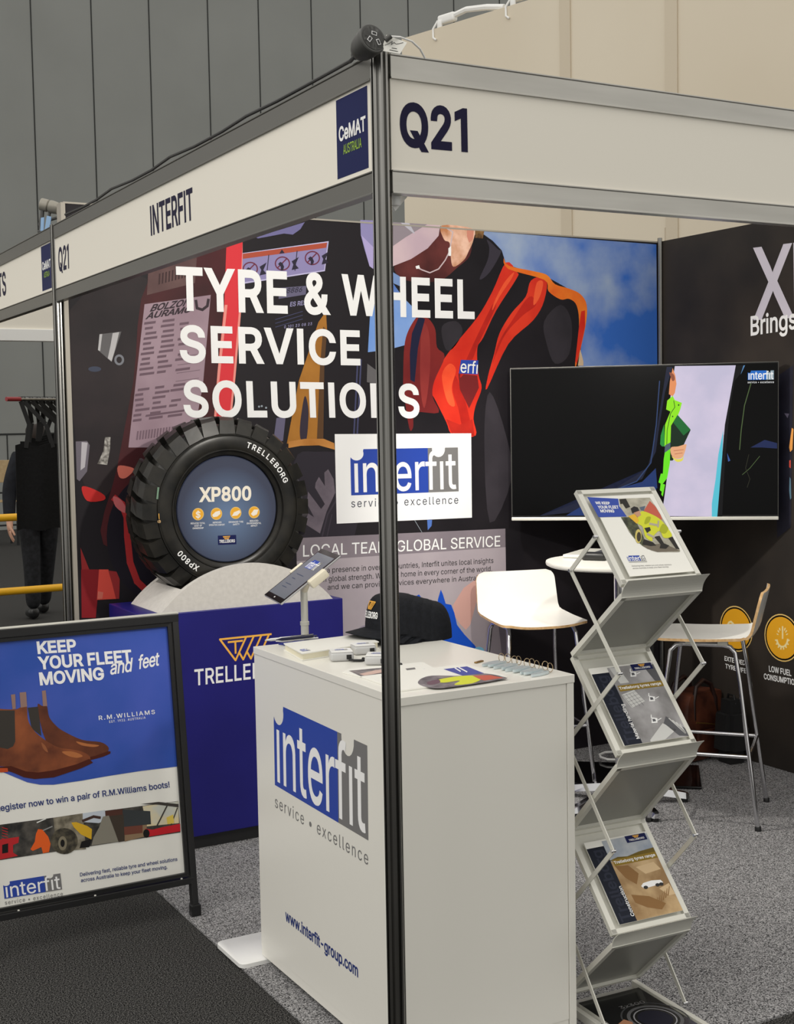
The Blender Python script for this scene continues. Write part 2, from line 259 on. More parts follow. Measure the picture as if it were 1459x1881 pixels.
GLYPHS = """
'|206|78,318 128,318 136,509 70,509
J|396|74,34 103,13 124,3 144,-2 183,-7 220,-2 235,0 276,19 309,50 321,70 330,92 336,144 336,509 272,509 272,143 270,119 260,91 243,70 214,54 183,50 163,52 143,59 127,69 113,85 100,119 98,173 33,173 33,143 37,107 42,86 54,60
Z|438|42,0 399,0 399,57 113,54 167,127 397,462 397,509 40,509 40,452 244,452 323,454 304,428 42,46
A|480|16,0 85,0 133,142 344,142 395,0 463,0 276,509 201,509;153,199 217,385 239,457 282,318 324,199
B|456|60,0 249,0 292,3 319,9 344,18 382,43 404,73 415,106 418,145 412,179 400,207 375,236 349,253 315,262 315,267 345,279 366,293 384,316 395,346 398,382 392,415 377,448 361,467 322,494 272,507 60,509;125,57 125,231 256,231 284,226 306,218 325,205 342,184 352,161 355,132 349,106 334,83 311,68 288,61 257,57;125,285 125,452 251,451 274,448 296,440 318,423 330,403 336,380 333,350 326,330 313,314 297,301 274,291 245,286
C|510|103,64 140,32 182,9 228,-4 269,-7 306,-4 341,5 373,19 402,38 424,58 429,63 447,89 463,124 473,160 408,160 394,123 369,90 333,67 288,54 248,54 207,64 171,86 140,120 117,163 105,216 105,292 117,345 139,389 155,409 177,428 199,441 221,449 269,456 298,453 320,448 341,438 361,425 379,408 392,390 408,348 473,348 463,385 444,424 419,456 385,483 347,502 306,513 253,515 216,510 182,500 150,484 114,455 89,426 64,381 51,343 43,301 40,252 45,192 55,152 76,104
D|502|60,0 221,0 278,5 315,15 361,37 399,69 427,107 448,155 459,209 462,257 457,316 444,367 421,413 407,432 381,459 353,478 331,489 279,504 242,508 60,509;125,57 125,452 223,452 266,448 294,440 327,423 355,398 370,377 386,341 396,303 399,253 394,197 379,149 360,117 326,86 291,69 251,59
E|419|60,0 375,0 375,57 125,57 125,229 355,229 355,286 125,286 125,452 372,452 372,509 60,509
F|410|60,0 125,0 125,221 346,221 346,278 125,278 125,452 369,452 369,509 60,509
G|520|96,73 130,39 171,14 217,-2 267,-7 305,-5 346,6 376,18 410,42 439,73 456,100 468,132 477,175 478,256 283,256 283,199 415,199 412,167 404,139 388,110 367,87 338,68 308,57 278,53 240,55 207,64 177,81 150,106 134,128 121,154 111,185 104,240 104,280 109,313 117,345 129,373 145,397 164,417 183,432 206,444 229,452 255,456 307,451 341,437 371,414 392,385 408,349 474,349 465,384 445,422 420,454 386,482 347,501 312,511 275,515 226,513 191,504 159,490 121,463 96,436 75,405 59,369 47,330 41,286 41,222 51,166 69,116
H|517|60,0 125,0 125,232 392,232 392,0 457,0 457,509 392,509 392,289 125,289 125,509 60,509
I|186|60,0 125,0 125,509 60,509
K|467|60,0 125,0 125,167 198,244 372,0 449,0 243,288 448,509 364,509 164,291 125,242 125,509 60,509
L|393|60,0 361,0 361,57 125,57 125,509 60,509
M|628|60,0 122,0 120,435 170,291 286,0 342,0 467,322 506,438 504,334 504,0 568,0 568,509 476,509 343,160 315,72 277,188 152,509 60,509
N|523|60,0 125,0 125,296 120,431 202,290 386,1 463,0 463,509 399,509 399,189 402,77 359,157 137,508 60,509
O|533|104,64 140,32 182,9 211,0 219,-2 265,-7 315,-2 352,9 394,32 430,64 457,103 479,152 488,192 493,252 488,316 479,356 458,405 430,444 394,477 352,500 318,510 268,516 216,510 182,500 140,477 104,444 76,405 55,356 45,316 40,256 44,203 45,192 57,148 76,104;171,85 145,112 125,144 114,174 107,204 103,252 105,292 114,334 125,364 145,398 170,422 200,442 231,452 268,456 302,452 334,441 364,423 388,397 408,365 419,336 428,288 430,257 428,220 419,174 408,144 388,112 364,86 334,68 302,57 268,53 231,57 199,68
P|445|60,0 125,0 125,186 248,186 289,191 332,207 365,232 390,265 406,313 406,317 408,366 397,414 386,437 372,455 353,474 332,487 298,501 259,508 60,509;125,242 125,452 249,451 274,447 302,436 322,419 337,392 344,356 342,319 333,294 320,274 302,259 280,249 241,243
Q|533|104,64 140,32 182,9 216,-2 269,-7 318,-2 352,9 356,11 401,-48 468,-48 402,40 430,64 457,103 479,153 488,192 493,252 488,316 479,356 458,405 430,444 394,477 352,500 318,510 268,516 216,510 182,500 140,477 104,444 76,405 55,356 45,316 40,256 44,203 45,192 57,148 76,104;171,85 145,112 125,144 114,174 107,204 103,252 105,292 114,334 125,364 145,398 170,422 200,442 231,452 268,456 302,452 334,441 364,423 388,397 408,365 419,336 428,288 430,257 428,220 419,174 408,144 388,112 366,88 313,159 245,159 317,63 317,62 302,57 268,53 231,57 199,68
R|449|60,0 125,0 125,198 247,198 353,0 428,0 313,210 340,221 373,247 394,278 408,325 408,380 394,426 382,447 369,463 333,489 299,501 260,508 60,509;125,255 125,452 249,452 274,448 298,440 320,424 336,400 344,371 344,334 338,310 324,286 307,272 287,263 242,255
S|447|84,38 92,30 120,13 154,0 191,-7 221,-9 266,-6 296,1 323,11 353,28 373,46 391,70 400,93 407,121 407,160 399,187 385,211 362,235 336,252 307,266 202,296 161,312 133,331 119,352 115,369 116,390 122,407 132,423 145,435 162,446 205,458 252,457 275,451 296,441 312,429 326,412 337,378 401,378 398,402 392,422 368,459 344,481 324,494 275,511 239,515 188,513 155,504 122,490 97,472 75,448 61,422 53,390 53,352 60,326 73,304 83,294 101,277 128,260 162,246 259,219 296,205 324,187 341,165 345,145 344,123 338,105 327,89 321,83 311,74 291,63 269,55 245,50 193,52 166,59 147,68 131,79 117,96 109,116 104,137 38,137 42,110 52,81 69,54
T|449|193,0 257,0 257,452 417,452 417,509 32,509 32,452 193,452
U|517|112,45 145,20 182,3 223,-6 261,-8 316,-2 345,7 372,20 394,35 418,59 433,80 445,105 453,132 457,162 457,509 393,509 392,169 390,149 382,125 363,93 336,71 298,56 261,52 213,57 176,75 148,102 130,137 124,177 124,509 60,509 60,170 62,142 73,103 90,72
V|480|204,0 278,0 463,509 395,509 287,197 242,52 219,125 84,509 16,509
W|686|155,0 230,1 330,371 343,440 363,340 455,1 530,0 670,509 603,508 506,124 493,61 468,169 380,508 306,509 210,138 193,60 170,170 82,508 16,509
X|474|18,0 91,0 221,188 237,218 268,165 382,0 456,0 276,262 446,509 374,509 259,341 238,302 202,365 104,509 29,509 200,260
Y|472|203,0 268,0 268,208 455,509 380,508 265,318 243,277 237,261 229,278 199,334 92,508 16,509 203,208
a|389|62,27 83,11 108,-1 131,-6 158,-9 194,-5 228,7 253,26 272,52 277,52 277,0 337,0 336,261 331,296 322,320 303,346 277,366 244,378 203,384 156,381 115,369 80,347 53,317 41,291 100,274 111,294 126,308 146,322 165,328 189,331 216,329 235,324 253,314 265,300 272,281 276,256 272,241 265,235 253,230 130,212 100,203 79,194 54,175 41,157 33,136 32,130 30,106 32,86 39,61 48,45;114,61 98,78 92,100 95,124 107,143 129,157 164,166 244,178 266,184 276,190 274,123 268,103 258,85 241,67 217,54 197,48 171,45 137,50
b|424|53,0 112,0 112,59 118,59 142,26 168,6 198,-5 231,-8 264,-4 298,7 326,26 351,52 370,83 383,122 389,164 389,213 383,256 374,284 356,317 332,345 306,365 273,378 239,384 202,383 176,375 155,363 139,348 119,320 114,319 114,509 53,509;157,69 139,87 121,128 115,156 113,186 115,218 121,250 140,291 157,309 177,321 199,328 218,330 241,328 264,321 279,312 298,293 311,273 320,247 325,224 328,192 326,157 320,131 310,104 298,84 279,66 264,56 247,50 221,47 200,48 177,56
c|396|81,47 109,21 141,4 176,-6 208,-8 261,-1 285,9 308,23 327,39 341,56 354,78 363,102 305,117 292,89 271,66 246,53 216,47 191,48 185,48 161,56 141,69 124,89 106,124 97,164 97,211 106,252 124,287 142,307 145,310 173,325 206,330 239,326 267,312 290,289 303,262 362,277 350,305 335,328 313,350 288,366 255,378 225,384 186,383 159,378 133,369 109,355 87,336 65,308 52,282 45,262 42,252 36,223 34,190 36,157 46,111 61,76
d|424|90,35 99,26 126,7 158,-4 193,-8 225,-5 257,6 282,26 307,59 313,59 313,0 372,0 372,509 311,509 311,319 305,320 284,350 265,365 244,377 217,383 176,383 143,376 112,361 84,337 64,309 47,274 39,246 34,202 36,153 42,122 55,84 74,52;141,68 122,91 104,130 98,157 96,186 98,221 104,247 114,273 126,293 145,311 160,321 183,328 203,330 225,328 248,321 267,309 284,291 304,249 310,222 312,186 310,156 304,128 284,86 267,68 248,56 224,48 208,47 184,48 161,56
e|404|76,53 101,27 133,8 169,-4 210,-8 262,-2 289,7 311,19 330,34 347,53 365,91 306,105 290,78 268,59 235,48 204,46 173,52 146,65 127,81 110,106 103,126 97,152 97,169 371,169 371,215 366,251 357,282 341,315 318,342 294,361 266,374 231,383 194,384 158,378 131,368 101,350 75,322 55,290 42,252 36,222 35,163 43,120 56,85;97,221 102,253 115,280 142,310 173,326 210,330 248,322 272,306 292,280 305,244 308,223 308,221
f|254|81,0 142,0 143,327 228,327 228,379 143,379 143,434 152,457 167,469 196,474 227,468 243,520 241,522 226,526 175,529 136,519 130,516 117,508 101,493 90,477 85,463 81,434 81,379 6,379 6,327 81,327
g|425|73,-102 111,-130 153,-145 208,-151 267,-143 312,-126 331,-111 346,-96 364,-61 370,-38 372,-11 372,379 313,379 313,319 308,319 279,356 249,375 211,384 159,381 135,373 105,356 85,337 64,310 44,265 36,226 35,167 44,117 57,85 60,80 87,46 113,27 152,10 203,5 243,12 274,29 305,67 306,68 311,68 311,-16 307,-40 293,-65 270,-83 249,-92 226,-96 194,-97 169,-93 146,-84 131,-74 101,-41 51,-69;141,79 124,96 120,103 104,135 98,161 96,190 98,223 104,249 114,274 128,296 145,312 161,321 184,328 203,330 232,327 249,321 269,309 285,291 305,250 310,224 312,192 306,141 297,115 285,95 269,79 248,67 232,62 206,59 177,62 161,67
h|410|53,0 114,0 114,229 117,257 126,283 142,304 161,317 189,327 216,329 246,323 267,310 288,281 289,278 295,253 296,0 357,0 356,260 347,307 326,344 295,369 266,380 251,383 224,384 195,381 172,373 152,362 124,332 114,312 114,509 53,509
i|167|53,0 114,0 114,379 53,379;53,456 67,446 83,443 100,446 113,454 123,468 126,482 123,499 115,511 100,521 85,524 67,521 55,513 44,499 41,484 44,468
k|381|53,0 114,0 114,141 154,178 294,0 372,0 201,216 360,379 284,379 121,212 114,212 114,509 53,509
l|189|77,17 100,3 105,2 140,-2 181,3 170,54 148,52 130,54 120,62 115,76 114,509 53,509 53,75 60,41
m|610|53,0 114,0 114,240 117,266 128,293 146,313 170,325 198,330 224,327 244,318 264,298 272,278 274,0 335,0 335,248 338,270 350,297 367,315 390,327 417,330 447,326 473,313 487,295 494,276 496,0 557,0 557,257 554,286 544,322 523,353 497,372 462,384 435,386 411,384 391,379 370,369 346,352 327,330 317,307 309,331 286,362 257,380 218,386 181,380 147,360 123,333 112,306 112,379 53,379
n|410|53,0 114,0 114,229 117,257 126,283 142,304 161,317 189,327 216,329 246,323 267,310 288,281 289,278 295,253 296,0 357,0 356,260 349,300 333,333 311,358 283,374 251,383 218,384 195,381 165,370 147,358 129,339 112,312 112,379 53,379
o|415|81,47 109,21 141,4 176,-6 209,-8 248,-4 271,3 306,21 334,47 352,72 355,76 370,112 378,142 381,185 378,234 370,264 355,300 334,329 306,355 274,372 248,380 209,384 176,382 141,372 109,355 80,328 61,300 45,262 38,234 34,184 36,153 45,113 61,76;133,77 127,83 114,105 104,132 98,160 96,190 98,218 104,244 114,271 127,293 145,310 161,320 178,327 209,330 236,327 254,320 269,311 289,291 302,271 311,244 317,218 319,185 317,156 311,132 302,105 289,84 270,66 254,56 230,48 209,46 185,48 161,56 145,66
p|424|53,-143 114,-143 114,59 119,58 137,32 153,17 173,4 192,-4 215,-8 249,-7 274,-2 298,7 320,21 341,40 356,60 370,84 385,132 386,140 390,202 383,255 365,301 341,336 320,356 298,369 274,378 249,383 214,384 191,380 171,373 152,360 136,345 119,320 112,319 112,379 53,379;157,69 139,87 121,128 115,156 113,186 115,218 121,250 140,291 157,309 177,321 199,328 218,330 241,328 264,321 279,312 298,293 311,273 320,247 325,224 328,192 326,157 320,131 310,104 298,84 279,66 264,56 247,50 221,47 200,48 177,56
r|259|53,0 114,0 114,243 117,262 124,279 136,297 160,316 188,324 215,326 243,322 243,384 199,384 163,374 133,350 115,321 112,321 112,379 53,379
s|365|65,34 84,18 125,-1 151,-6 183,-8 239,-1 267,10 290,24 309,43 322,63 328,81 331,106 329,129 319,155 304,173 289,186 249,204 149,230 127,241 114,255 109,269 109,282 117,303 140,322 167,331 202,332 230,324 253,305 268,277 324,290 305,330 293,346 274,361 236,379 189,384 155,382 128,375 103,364 78,346 62,326 51,305 47,278 49,251 56,231 66,214 97,190 138,173 229,151 250,139 254,135 261,127 267,110 267,94 266,90 262,81 251,68 229,54 205,47 174,46 145,51 120,63 105,79 94,107 37,94 37,91 51,53
t|227|82,32 98,17 110,8 149,-3 198,-2 213,2 202,54 171,50 146,54 134,64 127,84 126,327 204,327 204,379 126,379 126,471 65,471 65,379 6,379 6,327 65,327 65,92 69,59
u|410|95,27 104,18 140,1 181,-5 208,-3 230,3 263,22 281,39 295,62 298,70 298,0 357,0 357,379 296,379 296,152 291,117 281,92 261,70 236,56 206,50 178,52 152,62 132,80 122,98 114,134 114,379 53,379 53,128 61,79 76,47
v|389|163,0 226,0 371,379 305,379 220,144 195,59 172,138 84,379 17,379
w|567|138,0 199,1 258,207 284,310 319,171 368,1 429,0 545,379 480,378 402,92 397,67 388,111 316,378 252,379 194,169 170,64 162,103 87,378 23,379
x|379|21,0 91,0 158,101 189,155 221,101 287,0 358,0 225,191 352,379 282,379 219,284 191,233 100,379 29,379 155,194
y|389|47,-139 68,-144 98,-145 121,-142 139,-136 171,-113 197,-75 371,379 305,379 223,152 195,59 171,138 84,379 17,379 163,-1 143,-54 125,-79 115,-85 102,-89 61,-86
z|380|42,0 339,0 339,56 126,56 126,60 128,63 333,331 333,379 48,379 48,323 254,323 254,320 42,46
0|453|120,33 155,8 193,-4 228,-7 269,-2 298,8 330,30 359,62 381,106 395,150 402,195 405,257 402,317 395,359 380,406 358,447 330,479 298,500 269,511 228,516 184,511 156,500 124,479 95,447 74,406 58,359 51,317 48,257 50,206 58,150 74,100 95,62;160,77 139,104 126,135 116,172 109,256 116,338 126,374 139,404 160,432 180,448 198,456 226,460 255,456 273,448 296,429 313,405 327,373 337,337 344,256 337,171 327,135 313,103 296,80 273,61 246,52 229,50 207,52 180,61
1|320|165,0 230,0 230,509 184,509 52,458 52,398 165,440
2|453|64,0 389,0 389,57 153,57 153,60 313,230 345,271 366,307 378,344 380,384 380,389 371,424 349,462 313,493 266,511 215,515 167,506 123,483 94,455 82,435 73,412 66,372 66,362 127,362 133,400 141,418 152,432 168,445 186,454 223,460 259,454 293,436 305,422 314,406 320,370 313,331 286,287 64,47
3|453|74,52 101,28 118,17 146,5 181,-4 219,-7 275,0 324,21 349,40 367,60 379,80 387,103 393,144 387,186 371,222 349,249 316,272 273,287 246,290 221,290 372,461 372,509 70,509 70,452 288,452 288,448 157,299 157,248 228,246 250,242 275,234 294,222 311,204 322,185 327,167 329,147 327,121 322,106 312,89 296,73 280,63 238,51 190,52 165,59 148,68 134,79 121,95 113,113 109,132 44,132 47,107 58,77
4|453|40,105 282,105 282,0 343,0 343,105 413,105 413,163 343,163 343,318 282,318 282,163 109,163 109,167 311,509 247,509 40,159
5|453|101,39 109,31 133,15 163,2 194,-5 219,-7 260,-3 285,4 307,14 336,34 359,61 377,91 387,125 391,152 387,205 371,249 344,286 311,312 270,329 221,333 173,323 134,301 151,452 366,452 366,509 96,509 67,253 128,246 145,258 170,269 202,276 231,276 259,270 289,252 311,226 323,199 328,163 323,126 311,99 289,73 266,59 243,52 215,50 192,54 165,65 143,83 129,104 122,130 60,130 64,100 72,79 87,54
6|453|99,53 127,24 157,7 189,-3 227,-7 263,-3 292,6 324,23 355,53 372,80 384,112 386,123 389,147 387,185 379,217 367,246 348,269 322,292 286,307 254,313 217,313 189,304 174,294 322,509 251,508 108,295 80,239 66,193 64,151 70,112 81,82;154,78 141,97 131,117 125,157 131,199 141,219 152,234 169,249 188,259 225,265 264,259 283,249 300,234 313,217 321,197 327,158 321,117 312,97 300,80 283,66 264,55 227,48 188,55 169,66
7|453|97,0 165,0 391,449 391,509 62,509 62,452 323,452
8|453|94,40 102,32 128,15 160,2 196,-5 224,-7 266,-4 291,2 325,15 351,32 374,56 390,82 397,103 401,136 394,177 385,201 372,220 355,238 337,251 300,265 300,267 327,278 344,290 359,308 371,328 378,349 382,379 380,404 372,431 349,466 313,494 268,511 225,516 184,511 137,493 103,466 80,431 72,404 70,378 72,356 81,328 93,308 108,290 125,278 153,267 153,265 115,251 98,238 81,220 70,204 58,178 52,136 54,110 63,82 79,56;146,73 132,88 122,104 115,140 122,174 125,180 133,193 142,203 148,209 163,219 185,229 225,235 266,229 289,219 304,209 319,193 330,175 337,138 330,104 320,88 306,73 290,63 269,55 227,49 183,55 162,63;159,313 147,327 139,343 133,375 139,408 147,424 159,437 191,455 227,460 262,455 294,437 305,424 314,408 319,375 313,343 293,313 261,295 227,290 191,295
9|453|130,0 201,1 344,214 373,270 386,316 389,358 384,393 372,427 355,455 324,485 295,502 263,512 227,516 189,512 158,502 129,486 98,456 81,429 69,397 64,362 65,323 66,318 73,291 85,266 87,262 107,236 131,217 168,202 199,195 235,196 264,205 277,214;156,272 141,291 132,311 125,351 132,392 141,412 153,428 170,443 189,453 227,460 264,453 283,443 300,428 312,412 321,391 327,349 321,310 312,290 300,274 283,260 264,250 227,243 188,250 170,260
&|448|75,37 103,16 130,3 167,-5 198,-7 240,-2 251,1 279,9 311,28 328,43 330,41 364,0 438,0 366,87 374,96 390,126 404,171 408,224 349,224 343,172 327,135 219,265 263,299 289,322 305,342 315,363 324,399 320,433 308,459 285,486 260,502 230,511 196,513 157,508 129,496 110,482 94,463 83,442 78,425 75,399 78,369 85,349 99,324 121,293 136,275 111,256 66,216 43,180 36,159 34,135 36,112 43,84 58,56;122,72 105,95 97,120 99,149 110,174 143,209 172,231 292,87 257,62 221,50 184,47 178,48 148,55;182,310 146,363 140,377 137,394 138,414 144,428 152,440 165,451 177,457 199,461 231,455 251,438 259,423 262,411 261,392 260,388 256,378 246,361 228,345
.|188|62,10 78,-1 94,-4 113,-1 127,8 138,24 141,40 138,59 129,72 113,83 96,87 78,83 64,74 53,59 50,42 53,24
,|188|38,-119 84,-119 137,71 68,71
!|196|65,10 81,-1 97,-4 116,-1 129,8 140,24 143,40 140,58 131,72 116,83 99,86 81,83 67,74 56,58 52,42 56,24;67,160 128,160 132,509 63,509
•|389|116,125 134,110 155,100 193,93 234,100 254,110 271,123 286,142 296,162 304,201 296,242 286,262 274,277 254,293 234,304 195,311 155,304 134,293 119,281 103,262 92,242 85,203 92,162 103,142
-|453|114,188 337,188 337,244 114,244
$|447|84,38 92,30 120,13 147,2 154,0 185,-6 202,-8 202,-74 244,-74 244,-8 269,-6 296,1 323,11 353,28 373,46 391,70 400,93 407,121 407,160 399,187 385,211 362,235 336,252 307,266 244,284 244,457 252,457 275,451 296,441 312,429 326,412 337,378 401,378 398,402 393,420 368,460 344,481 324,494 275,511 244,514 244,583 202,583 202,514 188,513 155,504 122,490 97,472 75,448 60,419 53,390 53,352 60,326 73,304 101,277 128,260 159,247 202,235 202,52 193,52 166,59 147,68 131,79 117,96 109,116 104,137 38,137 42,110 52,81 69,54;244,50 244,223 296,205 322,189 341,165 345,141 344,123 338,105 327,89 311,74 291,63 272,56;135,329 119,352 115,369 116,390 122,407 132,423 144,435 162,446 202,457 202,296 161,312
ı|167|53,0 114,0 114,379 53,379
 |188|
"""
GL = {}
for line in GLYPHS.strip('\n').split('\n'):
    ch, w, c = line[0], *line[2:].split('|')
    GL[ch] = (int(w)/1000, [[tuple(int(q)/1000 for q in p.split(',')) for p in k.split()] for k in c.split(';')] if c else [])
_tc = {}
def _area(k): return .5*sum(k[i-1][0]*k[i][1]-k[i][0]*k[i-1][1] for i in range(len(k)))
def _inside(p, k):
    c = False; x, y = p
    for i in range(len(k)):
        (x0, y0), (x1, y1) = k[i-1], k[i]
        if (y0 > y) != (y1 > y) and x < (x1-x0)*(y-y0)/(y1-y0)+x0: c = not c
    return c
def _rim(k, w, sgn):                      # strips of width w along the outside of one contour: makes a bolder weight
    n = len(k); o = []
    P = [Vector(q) for q in k]; N = []
    for i in range(n):
        d = P[(i+1) % n]-P[i]; d.normalize(); N.append(Vector((d.y, -d.x))*sgn)
    for i in range(n):
        a, b = P[i], P[(i+1) % n]; n0 = N[i]; n1 = N[(i+1) % n]; o.append([a, b, b+n0*w, a+n0*w])
        t = (n0.x*n1.y-n0.y*n1.x)*sgn
        if t > 1e-3:
            q = n0+n1
            if q.length > .7: o.append([b, b+n0*w, b+q*(w*2/q.length_squared), b+n1*w])
            else: o.append([b, b+n0*w, b+n1*w])
    return [([tuple(q) for q in f], [list(range(len(f)))]) for f in o]
def glyph(ch, wt):
    if (ch, wt) in _tc: return _tc[(ch, wt)]
    K = GL[ch][1]; big = max(K, key=lambda k: abs(_area(k))); s0 = 1 if _area(big) > 0 else -1
    parts = []; outs = [k for k in K if _area(k)*s0 > 0]; hol = [k for k in K if _area(k)*s0 < 0]
    for ok in outs:
        cu = bpy.data.curves.new('glyph', 'CURVE'); cu.dimensions = '2D'; cu.fill_mode = 'BOTH'
        for k in [ok]+[h for h in hol if _inside(h[0], ok)]:
            s = cu.splines.new('POLY'); s.points.add(len(k)-1); s.use_cyclic_u = True
            for p, q in zip(s.points, k): p.co = (q[0], q[1], 0, 1)
        o = bpy.data.objects.new('glyph', cu); COL.objects.link(o)
        dg = bpy.context.evaluated_depsgraph_get(); me = bpy.data.meshes.new_from_object(o.evaluated_get(dg))
        parts.append(([tuple(v.co[:2]) for v in me.vertices], [list(p.vertices) for p in me.polygons]))
        bpy.data.objects.remove(o); bpy.data.curves.remove(cu); bpy.data.meshes.remove(me)
    if wt >= .004:
        for k in K: parts += _rim(k, wt, s0)
    _tc[(ch, wt)] = parts; return parts
def layout(s, track=0):
    x = 0; o = []
    for ch in s: o.append((ch, x)); x += GL[ch][0]+track
    return o
def extent(s, track=0):
    lo, hi = 9, -9
    for ch, x in layout(s, track):
        for k in GL[ch][1]:
            for p in k: lo = min(lo, x+p[0]); hi = max(hi, x+p[0])
    return lo, hi
def put(mb, s, O, ex, ey, m, wt=0, track=0, slant=0):              # O: pen origin, ex/ey: world vector of one em unit
    nn = ex.cross(ey).normalized()
    for ch, x in layout(s, track):
        if not GL[ch][1]: continue
        for vs, fs in glyph(ch, wt):
            e = nn*mb.nudge(); mb.add([O+e+ex*(x+p[0]+slant*p[1])+ey*p[1] for p in vs], fs, m)
def text(mb, pl, s, lb, rb, ct, m, l=2, wt=0, track=0, fit=None, slant=0):
    a, b, c = pl.at(*lb, off(l)), pl.at(*rb, off(l)), pl.at(*ct, off(l)); lo, hi = extent(fit or s, track)
    ex = (b-a)/(hi-lo); ey = (c-a)/.509
    put(mb, s, a-ex*lo, ex, ey, m, wt, track, slant)
def logo(mb, O, X, Y, n, l=2, blue=None, grey=None, letter=None, wt=.004):
    blue = blue or A['logo_blue']; grey = grey or A['ink_grey']; letter = letter or A['ink_white']
    P = lambda p, k: O+X*p[0]+Y*p[1]+n*(off(l)+k*LAY)
    arc = lambda cx, cy, rx, ry, a0, a1, k=10: [(cx+rx*math.cos(math.radians(a0+(a1-a0)*i/k)), cy+ry*math.sin(math.radians(a0+(a1-a0)*i/k))) for i in range(k+1)]
    b = [(0, 0), (.71, 0), (.71, 1), (.118, 1)]+arc(.056, .905, .062, .15, 20, -150)+[(0, .77)]
    g = [(.71, 0), (1, 0), (1, 1), (.875, 1)]+arc(.812, .97, .062, .18, 5, -185)+[(.752, 1), (.71, 1)]
    mb.poly([P(p, 0) for p in b], blue); mb.poly([P(p, 0) for p in g], grey)
    s = 'ınterfıt'; lo, hi = extent(s)
    ex = X*(.94/(hi-lo)); ey = Y*(.62/.379)
    put(mb, s, P((.035, .065), 1)-ex*lo, ex, ey, letter, wt)
    bar = [(.66, .60), (.86, .60), (.86, .685), (.66, .685)]
def logo_px(mb, pl, tl, bl, br, **k):
    a = pl.at(*bl); logo(mb, a, pl.at(*br)-a, pl.at(*tl)-a, pl.n, **k)
def triangle_mark(mb, O, X, Y, n, m, l=2, sw=.055):
    def st(a, b):
        A_ = O+X*a[0]+Y*a[1]+n*off(l); B = O+X*b[0]+Y*b[1]+n*off(l); d = (B-A_).normalized(); q = n.cross(d)*(X.length*sw/2); e = d*X.length*sw*.3; k = n*mb.nudge(); A_ += k; B += k
        mb.poly([A_-q-e, B-q+e, B+q+e, A_+q-e], m)
    st((0, 1), (1, 1)); st((0, 1), (.29, 0))
    for i in range(4):
        x = .29+.15*i; st((x, 0), (x+.22, 1))
        if i < 3: st((x+.075, .33), (x+.15, 0))
    st((.16, .84), (.43, .84)); st((.295, .84), (.295, .32))
# ---------------------------------------------------------------- setting
D, XW, WT = 2.714, 3.134, 2.588            # lightbox wall plane, display wall plane, wall height
noisy('aisle_carpet', (8, 8, 9), (104, 103, 101), 240, .95, .4, .42, .68, 2, .1)
noisy('booth_carpet', (34, 34, 37), (190, 189, 190), 260, .95, .5, .36, .68, 2, .1)
A['hallwall'] = noisy('grey_wall_panel', (136, 138, 135), (142, 144, 141), .6, .6)
A['groove'] = mat('panel_groove', (38, 40, 39), .8)
A['drape'] = noisy('cream_fabric_wall', (213, 202, 182), (219, 209, 190), .5, .7)
struct(MB().box((-8, -6, -.06), (30, 24, 0), MATS['aisle_carpet']).build('floor'))
struct(MB().box((.06, 0.0, .0), (4.6, 3.0, .006), MATS['booth_carpet']).build('floor'))
b = MB().box((-6, 20, 0), (34, 20.2, 12), A['hallwall'])
for x in (4.353, 5.387, 6.419, 7.518, 8.506, 9.579, 10.617, 11.673, 12.721, 13.812, 3.3, 2.25, 1.2, .15, 14.9, 16, 17, 18): b.box((x-.009, 19.992, 1.63), (x+.009, 20, 12), A['groove'])
for x in (4.75, 3.7, 2.65): b.box((x-.009, 19.992, 0), (x+.009, 20, 1.6), A['groove'])
b.box((-6, 19.992, 1.6), (34, 20, 1.63), A['groove'])
struct(b.build('wall_back'))
E0 = atd(742, 300, 10); E0.z = 0; dr = Vector((.275, -.96, 0)).normalized(); nr = Vector((-.96, -.275, 0)).normalized()
b = MB(); ztop = atd(730, 100, 10).z+.1
b.prism([E0, E0+dr*7.5, E0+dr*7.5+Vector((0, 0, ztop)), E0+Vector((0, 0, ztop))], -nr*.08, A['drape'])
A['seam'] = mat('cream_wall_seam', (203, 191, 170), .6)
for u, v, w in ((1040, 120, .045), (1235, 150, .045)):
    p = Pl(E0, nr).at(u, v); t = (p-E0).dot(dr); q = E0+dr*t
    b.prism([q+nr*.012-dr*w, q+nr*.012+dr*w, q+nr*.012+dr*w+Vector((0, 0, ztop)), q+nr*.012-dr*w+Vector((0, 0, ztop))], -nr*.012, A['seam'])
for u, v in ((877, 410), (1222, 420)):
    p = Pl(E0, nr).at(u, v); t = (p-E0).dot(dr); q = E0+dr*t
    b.prism([q+nr*.003-dr*.004, q+nr*.003+dr*.004, q+nr*.003+dr*.004+Vector((0, 0, 2.9)), q+nr*.003-dr*.004+Vector((0, 0, 2.9))], -nr*.003, A['seam'])
struct(b.build('wall_right'))
RW = (E0, dr, nr, ztop)

# ---------------------------------------------------------------- shell scheme: posts
def post_profile(r=.02):
    pts = []
    for k in range(8):                                   # octagon, each face with a slot
        a = math.radians(45*k); nx, ny = math.cos(a), math.sin(a); tx, ty = -ny, nx; h = r*math.tan(math.radians(22.5)); g = .0036
        for s, dpt in ((-h, 0), (-g, 0), (-g, .010), (g, .010), (g, 0)):
            pts.append((nx*(r-dpt)+tx*s, ny*(r-dpt)+ty*s))
    return pts
def post(x, y, h, label, group):
    t = thing('exhibit_post', label, 'post', (x, y, 0), 0, group)
    MB().prism([(x+p[0], y+p[1], .02) for p in post_profile()], (0, 0, h-.02), A['alu']).build('profile', t)
    MB().lathe([(.0, 0), (.024, 0), (.024, .006), (.012, .008), (.012, .02)], A['black_pl'], (x, y, .0061), n=20).build('levelling_foot', t)
    return t
PG = 'octagonal posts of the shell scheme'
